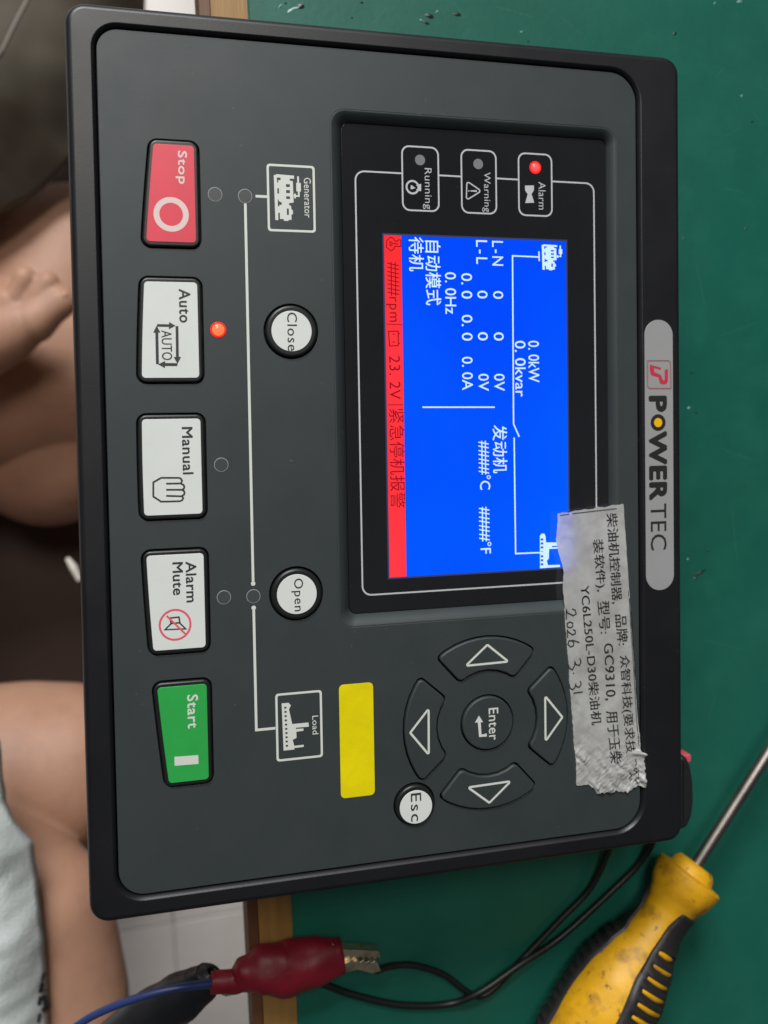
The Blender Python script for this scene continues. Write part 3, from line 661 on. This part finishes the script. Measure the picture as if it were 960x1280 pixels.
# ------------------------------------------------------------------ crumpled label
lab = thing('paper_label', 'crumpled silver grey paper label with printed and handwritten lines, stuck over the display corner', 'label', (0, 0, 0), R(-90))
ZLAB = F - .6
C0, C1, C2, C3 = [Vector(UV(x, y, ZLAB)) for x, y in ((697, 642), (779.5, 630), (803, 988), (722, 992))]   # start-bottom, start-top, end-top, end-bottom
def lab_z(u, v):
    s = (u - 15) / 88.0; t = (v - 47) / 24
    z_ = ZP + .30
    k_ = min(max((v - 72.6) / 2.2, 0), 1); z_ += (F - ZP + .05) * k_ * k_ * (3 - 2 * k_)
    z_ += .16 * noise.noise(Vector((u * .09, v * .13, 1.3))) + .10 * noise.noise(Vector((u * .3, v * .22, 5)))
    w = min(max((s - .74) / .2, 0), 1)                      # badly crumpled end
    ed = min(max((s - .55) / .25, 0), 1) * min(max((.35 - t) / .35, 0), 1)
    w = max(w, ed)
    ca_, sa_ = u * .80 + v * .60, -u * .60 + v * .80       # creases run slantwise
    w *= .35 + 1.1 * max(0, min(1, .5 + 1.3 * noise.noise(Vector((u * .11, v * .16, 31)))))
    z_ += w * (1.5 * abs(noise.noise(Vector((ca_ * .14, sa_ * .50, 9)))) + .55 * abs(noise.noise(Vector((ca_ * .9, sa_ * .35, 2)))) + .07 * noise.noise(Vector((u * 1.7, v * 1.3, 6))))
    q = min(max((.25 - s) / .25, 0), 1) * min(max((.5 - t) / .5, 0), 1)
    z_ += q * .5 * abs(noise.noise(Vector((u * .25, v * .3, 21))))
    return z_
NS, NT = 300, 84
vs = []; fs = []; cen = []
for i in range(NS + 1):
    for j in range(NT + 1):
        s = i / NS; t = j / NT
        # torn outline
        e0 = .004 * noise.noise(Vector((t * 9, 0, 4))) + .002 * noise.noise(Vector((t * 40, 0, 4)))
        end = 1.0 + .012 * noise.noise(Vector((t * 6, 7, 0))) + .008 * noise.noise(Vector((t * 22, 7, 0)))
        if t < .28: end -= .030 * (1 - max(0, (t - .2) / .08))
        if t > .72: end -= .012 * min((t - .72) / .08, 1)
        ss = e0 + s * (end - e0)
        l0 = .012 * noise.noise(Vector((ss * 14, 2, 0))) + .008 * noise.noise(Vector((ss * 60, 2, 0)))
        l0 -= .05 * math.exp(-((ss - .10) / .05) ** 2) - .03 * math.exp(-((ss - .20) / .04) ** 2)
        l1 = 1 + .006 * noise.noise(Vector((ss * 30, 5, 0)))
        if ss > .86: l1 += .035 + .03 * math.exp(-((ss - .866) / .008) ** 2) + .02 * noise.noise(Vector((ss * 90, 5, 0)))
        tt = l0 + t * (l1 - l0)
        p = (C0 * (1 - ss) + C3 * ss) * (1 - tt) + (C1 * (1 - ss) + C2 * ss) * tt
        zz = lab_z(p.x, p.y)
        if abs(ss - .866) < .012 and tt > .8: zz += .9 * (1 - abs(ss - .866) / .012) * (tt - .8) / .2
        vs.append((p.x, p.y, zz))
for i in range(NS):
    for j in range(NT):
        a = i * (NT + 1) + j; fs.append((a, a + 1, a + NT + 2, a + NT + 1))
sh = pymesh('paper', vs, fs, 'label_paper', lab, True)
LZ = lambda u, v: lab_z(u, v) + .13
def q8(l): return [UV(680 + x / 3.28, 620 + y / 3.28, ZLAB) for x, y in l]
for s, q in [('柴油机控制器,', [(253, 72), (278, 442), (322, 438), (300, 68)]), ('品牌:', [(290, 487), (302, 612), (347, 608), (338, 484)]), ('众智科技(要求技', [(303, 655), (329, 1056), (376, 1050), (350, 651)]),
             ('装软件),', [(192, 180), (212, 392), (257, 388), (243, 175)]), ('型号:', [(218, 432), (230, 565), (274, 562), (268, 428)]), ('GC9310,', [(238, 605), (250, 838), (295, 835), (282, 602)]), ('用于玉柴', [(253, 882), (271, 1096), (318, 1091), (303, 878)]),
             ('YC6L250L-D30柴油机', [(146, 370), (195, 940), (238, 935), (190, 365)])]:
    fit_text('printed_text', s, q8(q), ZLAB, 'ink', lab, .0035, 1.03 if ord(s[0]) < 256 else 1.0, zf=LZ)
def lab_strokes(name, lines, w, m):
    o = strokes(name, lines, w, 0, m, lab, zstep=0)
    for i_, v in enumerate(o.data.vertices): v.co.z = (LZ(v.co.x / MM, v.co.y / MM) + .01) * MM
    return o
def dense(l, n=8):
    out = []
    for a, b in zip(l, l[1:]):
        for k_ in range(n): out.append((a[0] + (b[0] - a[0]) * k_ / n, a[1] + (b[1] - a[1]) * k_ / n))
    return out + [l[-1]]
for q_, n_ in (([(65, 79), (104, 74)], 6), ([(116, 72), (298, 51)], 12), ([(345, 388), (347, 410)], 3), ([(349, 418), (386, 1020)], 60), ([(358, 470), (392, 1020)], 60)): lab_strokes('printed_border', [dense(q8(q_), n_)], .2, 'ink')
pen = [[(115, 462), (128, 468), (132, 482), (120, 490), (95, 478), (90, 462), (92, 505)], [(118, 520), (105, 516), (95, 522), (96, 536), (108, 540), (118, 534), (118, 520)],
       [(118, 547), (128, 552), (128, 564), (116, 568), (98, 556), (95, 548), (97, 580)], [(145, 600), (120, 592), (102, 594), (98, 608), (108, 618), (120, 614), (122, 602), (116, 594)],
       [(146, 664), (151, 680), (144, 694), (130, 690), (126, 678), (124, 696), (116, 712), (104, 706), (99, 690)], [(119, 724), (122, 728)],
       [(149, 758), (152, 772), (144, 784), (132, 780), (130, 770), (126, 786), (116, 794), (106, 786), (104, 772)], [(160, 803), (120, 808)]]
lab_strokes('handwriting', [dense(q8(p), 3) for p in pen], .34, 'pen_ink')
lab_strokes('smudged_text', [dense(q8(p), 3) for p in [[(375, 1078), (378, 1098), (372, 1104)], [(378, 1112), (366, 1122), (380, 1130), (362, 1140)], [(350, 1132), (360, 1146), (346, 1158)], [(385, 1120), (382, 1150), (372, 1160), (380, 1172)], [(352, 1166), (362, 1160)], [(374, 1060), (384, 1064)]]], .3, 'ink')

# ------------------------------------------------------------------ screwdriver
ZA = 15.5
pa = at(865, 1089, ZA); pb = at(960, 941, ZA)
dirv = (pb - pa).normalized()
sd = thing('screwdriver', 'worn yellow screwdriver with black ribbed grip and steel shaft, right of the controller', 'screwdriver', (pa.x, pa.y, 0), math.atan2(dirv.y, dirv.x))
tube('shaft', [(-8, 0, ZA), (40, 0, ZA), (150, 0, ZA)], 2.15, 'steel', sd, 20)
prof = [(3.2, 0), (3.2, 2.6), (3.0, 6.2), (1.6, 7.4), (-.9, 8.2), (-1.2, 11.0), (-1.9, 11.9), (-3.5, 11.9), (-8.5, 10.9), (-12, 9.2), (-16, 8.0), (-21, 7.9), (-28, 9.6), (-36, 12.4), (-46, 15.0), (-56, 15.6), (-70, 15.2), (-90, 13.4), (-104, 11.2), (-110, 7.5), (-112, 0)]
def prof_r(x):
    P = [(a, b) for a, b in prof if a <= -3.5]
    for (a, b), (c_, d) in zip(P, P[1:]):
        if c_ <= x <= a:
            t = (a - x) / (a - c_); t = t * t * (3 - 2 * t) * .5 + t * .5; return b + (d - b) * t
    return P[-1][1]
xs = [p_[0] for p_ in prof[:8]] + [-3.5 - k_ * 1.5 for k_ in range(1, 72)] + [-112]
rs = [p_[1] for p_ in prof[:8]] + [prof_r(-3.5 - k_ * 1.5) for k_ in range(1, 72)] + [0.01]
n = 56; vs = []; fs = []
for x, r_ in zip(xs, rs):
    for k_ in range(n):
        a = 2 * math.pi * k_ / n
        rq = r_ * (1 + .02 * noise.noise(Vector((x * .08, math.cos(a) * 2, math.sin(a) * 2))))
        vs.append((x, rq * math.cos(a), ZA + rq * math.sin(a)))
for i in range(len(xs) - 1):
    for k_ in range(n):
        j = (k_ + 1) % n; fs.append((i * n + k_, i * n + j, (i + 1) * n + j, (i + 1) * n + k_))
h = pymesh('handle', vs, fs, 'screwdriver_yellow', sd, True); h.data.set_sharp_from_angle(angle=R(50))
TH0 = R(141)       # middle of the yellow back of the handle; local y is to the left of the shaft
# angles here: 0 = right hand side (-y), 90 = up, 180 = left (+y)
def cyl(x, th, rr_): return (x, -rr_ * math.cos(th), ZA + rr_ * math.sin(th))
def half_w(x, side):            # half width of the yellow strip
    P = [(-12, 44), (-20, 30), (-30, 23), (-40, 22), (-52, 27), (-62, 28), (-90, 26), (-104, 24)]
    if side > 0: P = [(-12, 84), (-20, 58), (-30, 36), (-40, 36), (-52, 40), (-62, 40), (-90, 34), (-104, 30)]
    if x > P[0][0]: return R(P[0][1])
    for (a, b), (c_, d) in zip(P, P[1:]):
        if c_ <= x <= a: return R(b + (d - b) * (a - x) / (a - c_))
    return R(P[-1][1])
def grip(side):                 # side -1: right, +1: left as seen from above
    x0 = -13.0; nx = 110; nth = 22; vs = []; fs = []
    for i in range(nx + 1):
        x = x0 - (104 - 13) * i / nx
        for j in range(nth + 1):
            th = TH0 + side * (half_w(x, side) + R(92) * j / nth)
            e_ = min(i, nx - i, j, nth - j)
            lift = -.4 if e_ == 0 else (.75 if e_ == 1 else 1.0)
            if side > 0 and 3 <= j <= 18 and -92 < x < -30:      # moulded ribs of the far side
                lift += .9 * (1 if (x % 3.6) < 1.5 else 0)
            if side < 0 and 4 <= j <= 15 and -92 < x < -27: lift -= .75 * (1 if (x % 4.3) < 2.3 else -.35)
            vs.append(cyl(x, th, prof_r(x) + lift))
        if i:
            for j in range(nth):
                a = (i - 1) * (nth + 1) + j; fs.append((a, a + 1, a + nth + 2, a + nth + 1))
    o = pymesh('grip', vs, fs, 'grip_black', sd, True); o.data.set_sharp_from_angle(angle=R(40)); return o
gr = grip(-1); gl = grip(1)
i0 = 0
x = -28.0
while x > -92:                    # yellow bars that show through the slots of the near grip
    if (x % 4.3) < .35:
        hw = half_w(x, -1); vs = []; fs = []
        ln = 44 if x > -34 else 62
        for q in range(13):
            f_ = q / 12; th = TH0 - hw - R(13 + ln * f_)
            rr_ = prof_r(x + 1.1); lift = .55 if 0 < q < 12 else 0
            w_ = 1.0 * math.sin(math.pi * min(max(f_, .08), .92)) ** .35
            for xx, l_ in ((x + 1.1 - w_, .0), (x + 1.1 - w_ * .6, lift), (x + 1.1 + w_ * .6, lift), (x + 1.1 + w_, .0)):
                vs.append(cyl(xx, th, rr_ + l_ + .2))
            if q:
                for e_ in range(3): a = (q - 1) * 4 + e_; fs.append((a, a + 1, a + 5, a + 4))
        pymesh('rib', vs, fs, 'screwdriver_yellow', gr, True)
        x -= 3.5
    x -= .1

# ------------------------------------------------------------------ crocodile clips and leads
def boot(name, stations, m, parent, flat=.8, n=36, nz=.25, seed=0):
    vs = []; fs = []
    P = [Vector(s_[:3]) for s_ in stations]; rad = [s_[3] for s_ in stations]
    Q = []; RR = []
    for i in range(len(P) - 1):
        for k_ in range(8):
            t = k_ / 8; te = t * t * (3 - 2 * t); Q.append(P[i].lerp(P[i + 1], t)); RR.append(rad[i] + (rad[i + 1] - rad[i]) * te)
    Q.append(P[-1]); RR.append(rad[-1])
    for i, q in enumerate(Q):
        d = (Q[min(i + 1, len(Q) - 1)] - Q[max(i - 1, 0)]).normalized(); s_ = d.cross(Vector((0, 0, 1))).normalized(); u_ = s_.cross(d)
        for k_ in range(n):
            a = 2 * math.pi * k_ / n; ca, sa = math.cos(a), math.sin(a)
            r_ = RR[i] * (1 + nz * .25 * noise.noise(Vector((i * .12 + seed, ca * 1.3, sa * 1.3))))
            vs.append(q + s_ * ca * r_ + u_ * sa * r_ * flat)
        if i:
            for k_ in range(n):
                j = (k_ + 1) % n; fs.append(((i - 1) * n + k_, (i - 1) * n + j, i * n + j, i * n + k_))
    o = pymesh(name, vs, fs, m, parent, True)
    md = o.modifiers.new('wall', 'SOLIDIFY'); md.thickness = .0009; md.offset = -1
    return o
ZC = 10.0
def L3(px, py, z_, r_): p_ = at(px, py, z_); return (p_.x, p_.y, z_, r_)
base = at(350, 1215, 0)
rc_ = thing('crocodile_clip', 'red crocodile clip with metal teeth lying across the wooden edge strip', 'clip', (0, 0, 0))
boot('sleeve', [L3(264, 1228, ZC, 3.4), L3(280, 1227, ZC, 3.6), L3(294, 1226, ZC, 3.9), L3(308, 1218, ZC, 5.9), L3(328, 1212, ZC, 7.7), L3(356, 1211, ZC, 8.9), L3(390, 1204, ZC, 8.0), L3(428, 1194, ZC, 5.9)], 'clip_red', rc_, .78, nz=.5)
def pl(pts, z1, th, name, m, par, bev=.15):
    return curve_mesh(name, [[tuple(at(x, y, z1)[:2]) for x, y in pts]], z1, th, m, par, bevel=bev)
up_ = [(415, 1180), (430, 1187), (474, 1189), (476, 1199)] + [(476 - 3.6 * k_, 1199.5 - 3.4 * (k_ % 2) - k_ * .12) for k_ in range(1, 12)] + [(415, 1198)]
lo_ = [(415, 1206), (432, 1204.5)] + [(436 + 3.6 * k_, 1199.3 + 3.4 * ((k_ + 1) % 2) + k_ * .12) for k_ in range(11)] + [(476, 1214), (466, 1217), (445, 1212), (430, 1214), (415, 1214)]
pl(up_, ZC + 2.6, 4.2, 'jaw', 'clip_metal', rc_); pl(lo_, ZC + 1.6, 4.6, 'jaw', 'clip_metal', rc_)
pl([(272, 1238), (290, 1240), (297, 1238), (294, 1243), (283, 1246), (277, 1244)], ZC - 1, 1.0, 'solder_tag', 'clip_metal', rc_)
pl([(425, 1183), (444, 1187), (446, 1213), (425, 1217)], ZC + .2, 3.4, 'hinge', 'clip_metal', rc_)
bc = thing('crocodile_clip', 'black sleeve of a crocodile clip hanging below the red one', 'clip', (0, 0, 0))
boot('sleeve', [L3(266, 1214, 1, 2.2), L3(262, 1220, 0, 5.2), L3(250, 1231, -2, 6.6), L3(222, 1249, -6, 8.4), L3(190, 1275, -12, 10.5), L3(150, 1310, -20, 11)], 'clip_black', bc, .85, seed=4)
bw = tube('wire', [at(x, y, z_) for x, y, z_ in ((272, 1229, ZC), (250, 1231, ZC + 1), (215, 1236, ZC + 2), (170, 1248, ZC), (128, 1264, ZC - 4), (95, 1283, ZC - 8), (50, 1320, ZC - 14))], [1.5, 1.35, 1.25, 1.2, 1.2, 1.2, 1.2], 'cable_blue', None)
tag(bw, 'blue wire running from the red clip to the lower left', 'wire')
bw.name = 'blue_wire'
c1 = tube('cable', [at(x, y, z_) for x, y, z_ in ((470, 1213, 7), (492, 1207, 3), (520, 1207, 2.2), (556, 1219, 2), (590, 1243, 2), (612, 1240, 2), (650, 1202, 2), (700, 1150, 2.2), (738, 1110, 3), (760, 1065, 6), (770, 1030, 12))], [1.12] * 11, 'cable_black')
tag(c1, 'black cable looping from the clip jaws up under the controller', 'cable')
c2 = tube('cable', [at(x, y, z_) for x, y, z_ in ((330, 1222, 2), (395, 1228, 1.6), (440, 1243, 1.6), (500, 1256, 1.6), (560, 1255, 1.6), (600, 1240, 4.6), (648, 1207, 4), (700, 1172, 2), (760, 1118, 2), (800, 1078, 3), (818, 1045, 8), (820, 1000, 14))], [1.18] * 12, 'cable_black')
tag(c2, 'longer black cable crossing the mat between clip and screwdriver', 'cable')

# ------------------------------------------------------------------ person: lap, shin and foot below the controller
per = thing('person', 'bare legs and one bare foot of a seated person, below the left side', 'person', (at(40, 600, -330).x, at(40, 600, -330).y, FLOOR))
off = per.location / MM
balls = []
def chain(pts, step=.22):
    for (a, b) in zip(pts, pts[1:]):
        balls.append((Vector(a[:3]), a[3], Vector(b[:3]), b[3]))
def PZ(px, py, z_, r_): p_ = at(px, py, z_); return (p_.x, p_.y, z_, r_)
# far leg crossing under the controller
chain([PZ(-330, 560, -330, 80), PZ(-60, 470, -360, 72), PZ(95, 470, -375, 62), PZ(260, 520, -390, 55)])
chain([PZ(90, 320, -392, 52), PZ(52, 440, -388, 62), PZ(62, 555, -388, 60)])
# near thigh
chain([PZ(-420, 1150, -260, 85), PZ(-120, 1020, -232, 66), PZ(30, 962, -225, 48), PZ(80, 958, -225, 46)])
chain([PZ(-420, 1150, -260, 85), PZ(-330, 560, -330, 80), PZ(-300, 250, -420, 80), PZ(-60, 250, -430, 70)])
chain([PZ(-260, 1000, -215, 50), PZ(-60, 1060, -188, 40), PZ(52, 1140, -172, 34), PZ(82, 1250, -168, 31), PZ(86, 1520, -165, 31)])
# foot
FZ = -262
chain([PZ(-330, 560, -330, 70), PZ(-200, 490, -285, 34), PZ(-90, 440, FZ - 8, 30), PZ(-30, 425, FZ - 6, 24), PZ(5, 416, FZ - 6, 19), PZ(40, 399, FZ - 5, 12.5)])
chain([PZ(-60, 400, FZ - 6, 22), PZ(-10, 392, FZ - 7, 17), PZ(14, 384, FZ - 7, 12)])
chain([PZ(14, 384, FZ - 3, 8), PZ(24, 362, FZ, 6.6), PZ(31, 347, FZ + 1, 6.9)])
chain([PZ(34, 386, FZ - 2, 8), PZ(48, 368, FZ + 1, 6.6), PZ(60, 353, FZ + 1.5, 6.9)])
chain([PZ(42, 402, FZ - 2, 13), PZ(60, 388, FZ, 10.4), PZ(75, 377, FZ + .5, 10)])
# knees down to the floor, off to the left
chain([PZ(260, 520, -390, 55), (60, -30, -520, 48), (40, -40, FLOOR + 40, 36)])
bm = bmesh.new()
for c_, r_, d_, q_ in balls:             # tapered limbs, fused into one skin below
    for p_, rad_ in ((c_, r_), (d_, q_)): bmesh.ops.create_icosphere(bm, subdivisions=4, radius=rad_ * MM, matrix=Matrix.Translation((p_ - off) * MM))
    ax = d_ - c_; sn = (r_ - q_) / max(ax.length, .01); sn = max(-.9, min(.9, sn)); cn = math.sqrt(1 - sn * sn); un = ax.normalized()
    p1_ = c_ + un * r_ * sn; p2_ = d_ + un * q_ * sn
    bmesh.ops.create_cone(bm, cap_ends=True, segments=56, radius1=r_ * cn * MM, radius2=q_ * cn * MM, depth=(p2_ - p1_).length * MM,
                          matrix=Matrix.Translation(((p1_ + p2_) / 2 - off) * MM) @ un.to_track_quat('Z', 'Y').to_matrix().to_4x4())
me = bpy.data.meshes.new('body'); bm.to_mesh(me); bm.free()
body = link('body', me, 'skin', per)
rm = body.modifiers.new('remesh', 'REMESH'); rm.mode = 'VOXEL'; rm.voxel_size = .0014; rm.use_smooth_shade = True
sm = body.modifiers.new('smooth', 'SMOOTH'); sm.factor = .5; sm.iterations = 6
me2 = bpy.data.meshes.new_from_object(body.evaluated_get(bpy.context.evaluated_depsgraph_get()))
body.modifiers.clear(); body.data = me2; me2.materials.clear(); me2.materials.append(MATS['skin']); me2.shade_smooth()
# toenails
def nail(px, py, z_, rx, ry, ang):
    c_ = at(px, py, z_) - off; vs = []; fs = []
    for i in range(5):
        for j in range(12):
            a = 2 * math.pi * j / 12; k_ = i / 4
            x = rx * k_ * math.cos(a); y = ry * k_ * math.sin(a); vs.append((c_.x + x * math.cos(ang) - y * math.sin(ang), c_.y + x * math.sin(ang) + y * math.cos(ang), c_.z - k_ * k_ * 1.3))
        if i:
            for j in range(12): fs.append(((i - 1) * 12 + j, (i - 1) * 12 + (j + 1) % 12, i * 12 + (j + 1) % 12, i * 12 + j))
    pymesh('toenail', vs, fs, 'nail', per, True)
nail(80, 368.5, FZ + 10.2, 1.7, 2.3, -.7)
# clothing: folded cloth sheets with thickness
def cloth(name, edge, far, z_fn, m, n1=120, n2=60, thick=1.6):
    """edge: px polyline of the visible hem (with z), far: px polyline well outside the frame"""
    def samp(pl_, t):
        L_ = [0]
        for a, b in zip(pl_, pl_[1:]): L_.append(L_[-1] + math.dist(a[:2], b[:2]))
        q = t * L_[-1]
        for i in range(len(pl_) - 1):
            if q <= L_[i + 1] + 1e-6:
                k_ = (q - L_[i]) / (L_[i + 1] - L_[i]); return [pl_[i][c_] + (pl_[i + 1][c_] - pl_[i][c_]) * k_ for c_ in range(3)]
        return pl_[-1]
    vs = []; fs = []
    for i in range(n1 + 1):
        e_, f_ = samp(edge, i / n1), samp(far, i / n1)
        pe, pf = at(*e_), at(*f_)
        for j in range(n2 + 1):
            t = j / n2; p_ = pe.lerp(pf, t)
            p_.z += z_fn(p_, t)
            if j == 0: p_.x += 1.2 * noise.noise(Vector((i * .13, 0, 3)))
            vs.append(p_ - off)
        if i:
            for j in range(n2): a = (i - 1) * (n2 + 1) + j; fs.append((a, a + 1, a + n2 + 2, a + n2 + 1))
    o = pymesh(name, vs, fs, m, per, True)
    md = o.modifiers.new('thickness', 'SOLIDIFY'); md.thickness = thick * MM; md.offset = -1
    return o
def zs(p_, t): return (1 - (1 - min(t * 5, 1)) ** 2) * 26 + 5 * noise.noise(Vector((p_.x * .018, p_.y * .03, 0))) + 1.4 * noise.noise(Vector((p_.x * .09, p_.y * .12, 0)))
sh_ = cloth('shirt', [(-25, 870, -130), (0, 925, -130), (7, 1000, -130), (22, 1024, -130), (40, 1054, -130), (50, 1120, -130), (56, 1172, -130), (62, 1290, -130), (66, 1420, -130)],
      [(-330, 800, -150), (-330, 950, -150), (-330, 1100, -150), (-330, 1250, -150), (-330, 1420, -150)], zs, 'shirt')
sh_['label'] = 'pale grey cotton hem with small black printed marks'
def zsh(p_, t): return (1 - (1 - min(t * 2.2, 1)) ** 2) * 60 + 9 * noise.noise(Vector((p_.x * .012, p_.y * .02, 4))) + 2 * noise.noise(Vector((p_.x * .06, p_.y * .05, 1)))
so_ = cloth('shorts', [(-200, 330, -330), (-80, 300, -325), (0, 268, -320), (45, 243, -320), (88, 203, -322), (150, 130, -330), (180, 20, -340), (190, -120, -350)],
      [(-360, 250, -340), (-340, 150, -340), (-300, -60, -340), (-150, -160, -345), (0, -200, -350), (100, -230, -350)], zsh, 'shorts', thick=2.5)
mat('seam_thread', (0.26, 0.235, 0.21), 0.9)
so_['label'] = 'olive brown shorts leg with a pale seam'
# printed marks on the shirt and the seam of the shorts lie on the cloth: project onto it
def drape(name, pls, w, m, target, parent, lift=.5):
    from mathutils.bvhtree import BVHTree
    bv = BVHTree.FromObject(target, bpy.context.evaluated_depsgraph_get())
    vs = []; fs = []
    for pl_ in pls:
        w_ = w
        if isinstance(pl_, tuple): w_, pl_ = pl_
        pts = dense(pl_, 6)
        P = ribbon(pts, w_)[0]; n_ = len(pts); L_, Q_ = P[:n_], P[n_:][::-1]
        b_ = len(vs)
        for (x, y) in L_ + Q_:
            o_ = Vector(CAM); d_ = (at(x, y, 0) - o_).normalized()
            hit = bv.ray_cast((o_ - off) * MM, d_)
            p_ = hit[0] / MM if hit[0] is not None else (at(x, y, -130) - off)
            vs.append(p_ - d_ * lift)
        for i in range(n_ - 1): fs.append((b_ + i, b_ + i + 1, b_ + n_ + i + 1, b_ + n_ + i))
    return pymesh(name, vs, fs, m, parent, True)
bpy.context.view_layer.update()
q3 = lambda l: [(x / 2.975, 850 + y / 2.975) for x, y in l]
drape('printed_mark', [(4, q3([(166, 1088), (156, 1120)])), (6, q3([(158, 1125), (150, 1165)])), (5, q3([(152, 1175), (144, 1210)])), (7, q3([(165, 1170), (172, 1215), (160, 1235)])), (4, q3([(150, 1240), (142, 1275)])), (3, q3([(172, 1150), (166, 1160)]))], 5, 'pen_ink', sh_, sh_)
drape('seam', [[(-12, 80), (2, 62), (20, 25), (33, 0), (45, -30)]], 3.2, 'seam_thread', so_, so_, 1.0)
# added dark cushion on legs, stands in for the shade between the limbs
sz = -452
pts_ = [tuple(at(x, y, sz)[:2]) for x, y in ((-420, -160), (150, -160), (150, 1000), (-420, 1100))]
st = thing('shade_filler', 'added dark brown cushion standing in for shaded skin between the limbs', 'shade_filler', (sum(p_[0] for p_ in pts_) / 4, sum(p_[1] for p_ in pts_) / 4, FLOOR))
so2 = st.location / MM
curve_mesh('shade_cushion', [rp([(p_[0] - so2.x, p_[1] - so2.y) for p_ in pts_], 50, 10)], sz - FLOOR, 60, 'shade_brown', st, bevel=22)
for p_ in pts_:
    q_ = Vector(((p_[0] - so2.x) * .8, (p_[1] - so2.y) * .8, 0)); tube('leg', [q_, q_ + Vector((0, 0, sz - FLOOR - 40))], 14, 'wood_dark', st)  # legs of the added shade cushion, added with it
# bit of white lint caught at the controller's edge
p1 = at(84, 698, -290); p2 = at(92, 710, -288); p3 = at(100, 726, -287)
ln = tube('lint_tuft', [p1, p2, p3], [1.4, 2.6, 1.8], 'lint', None, 8); tag(ln, 'small white tuft of lint peeking out at the left edge', 'lint')
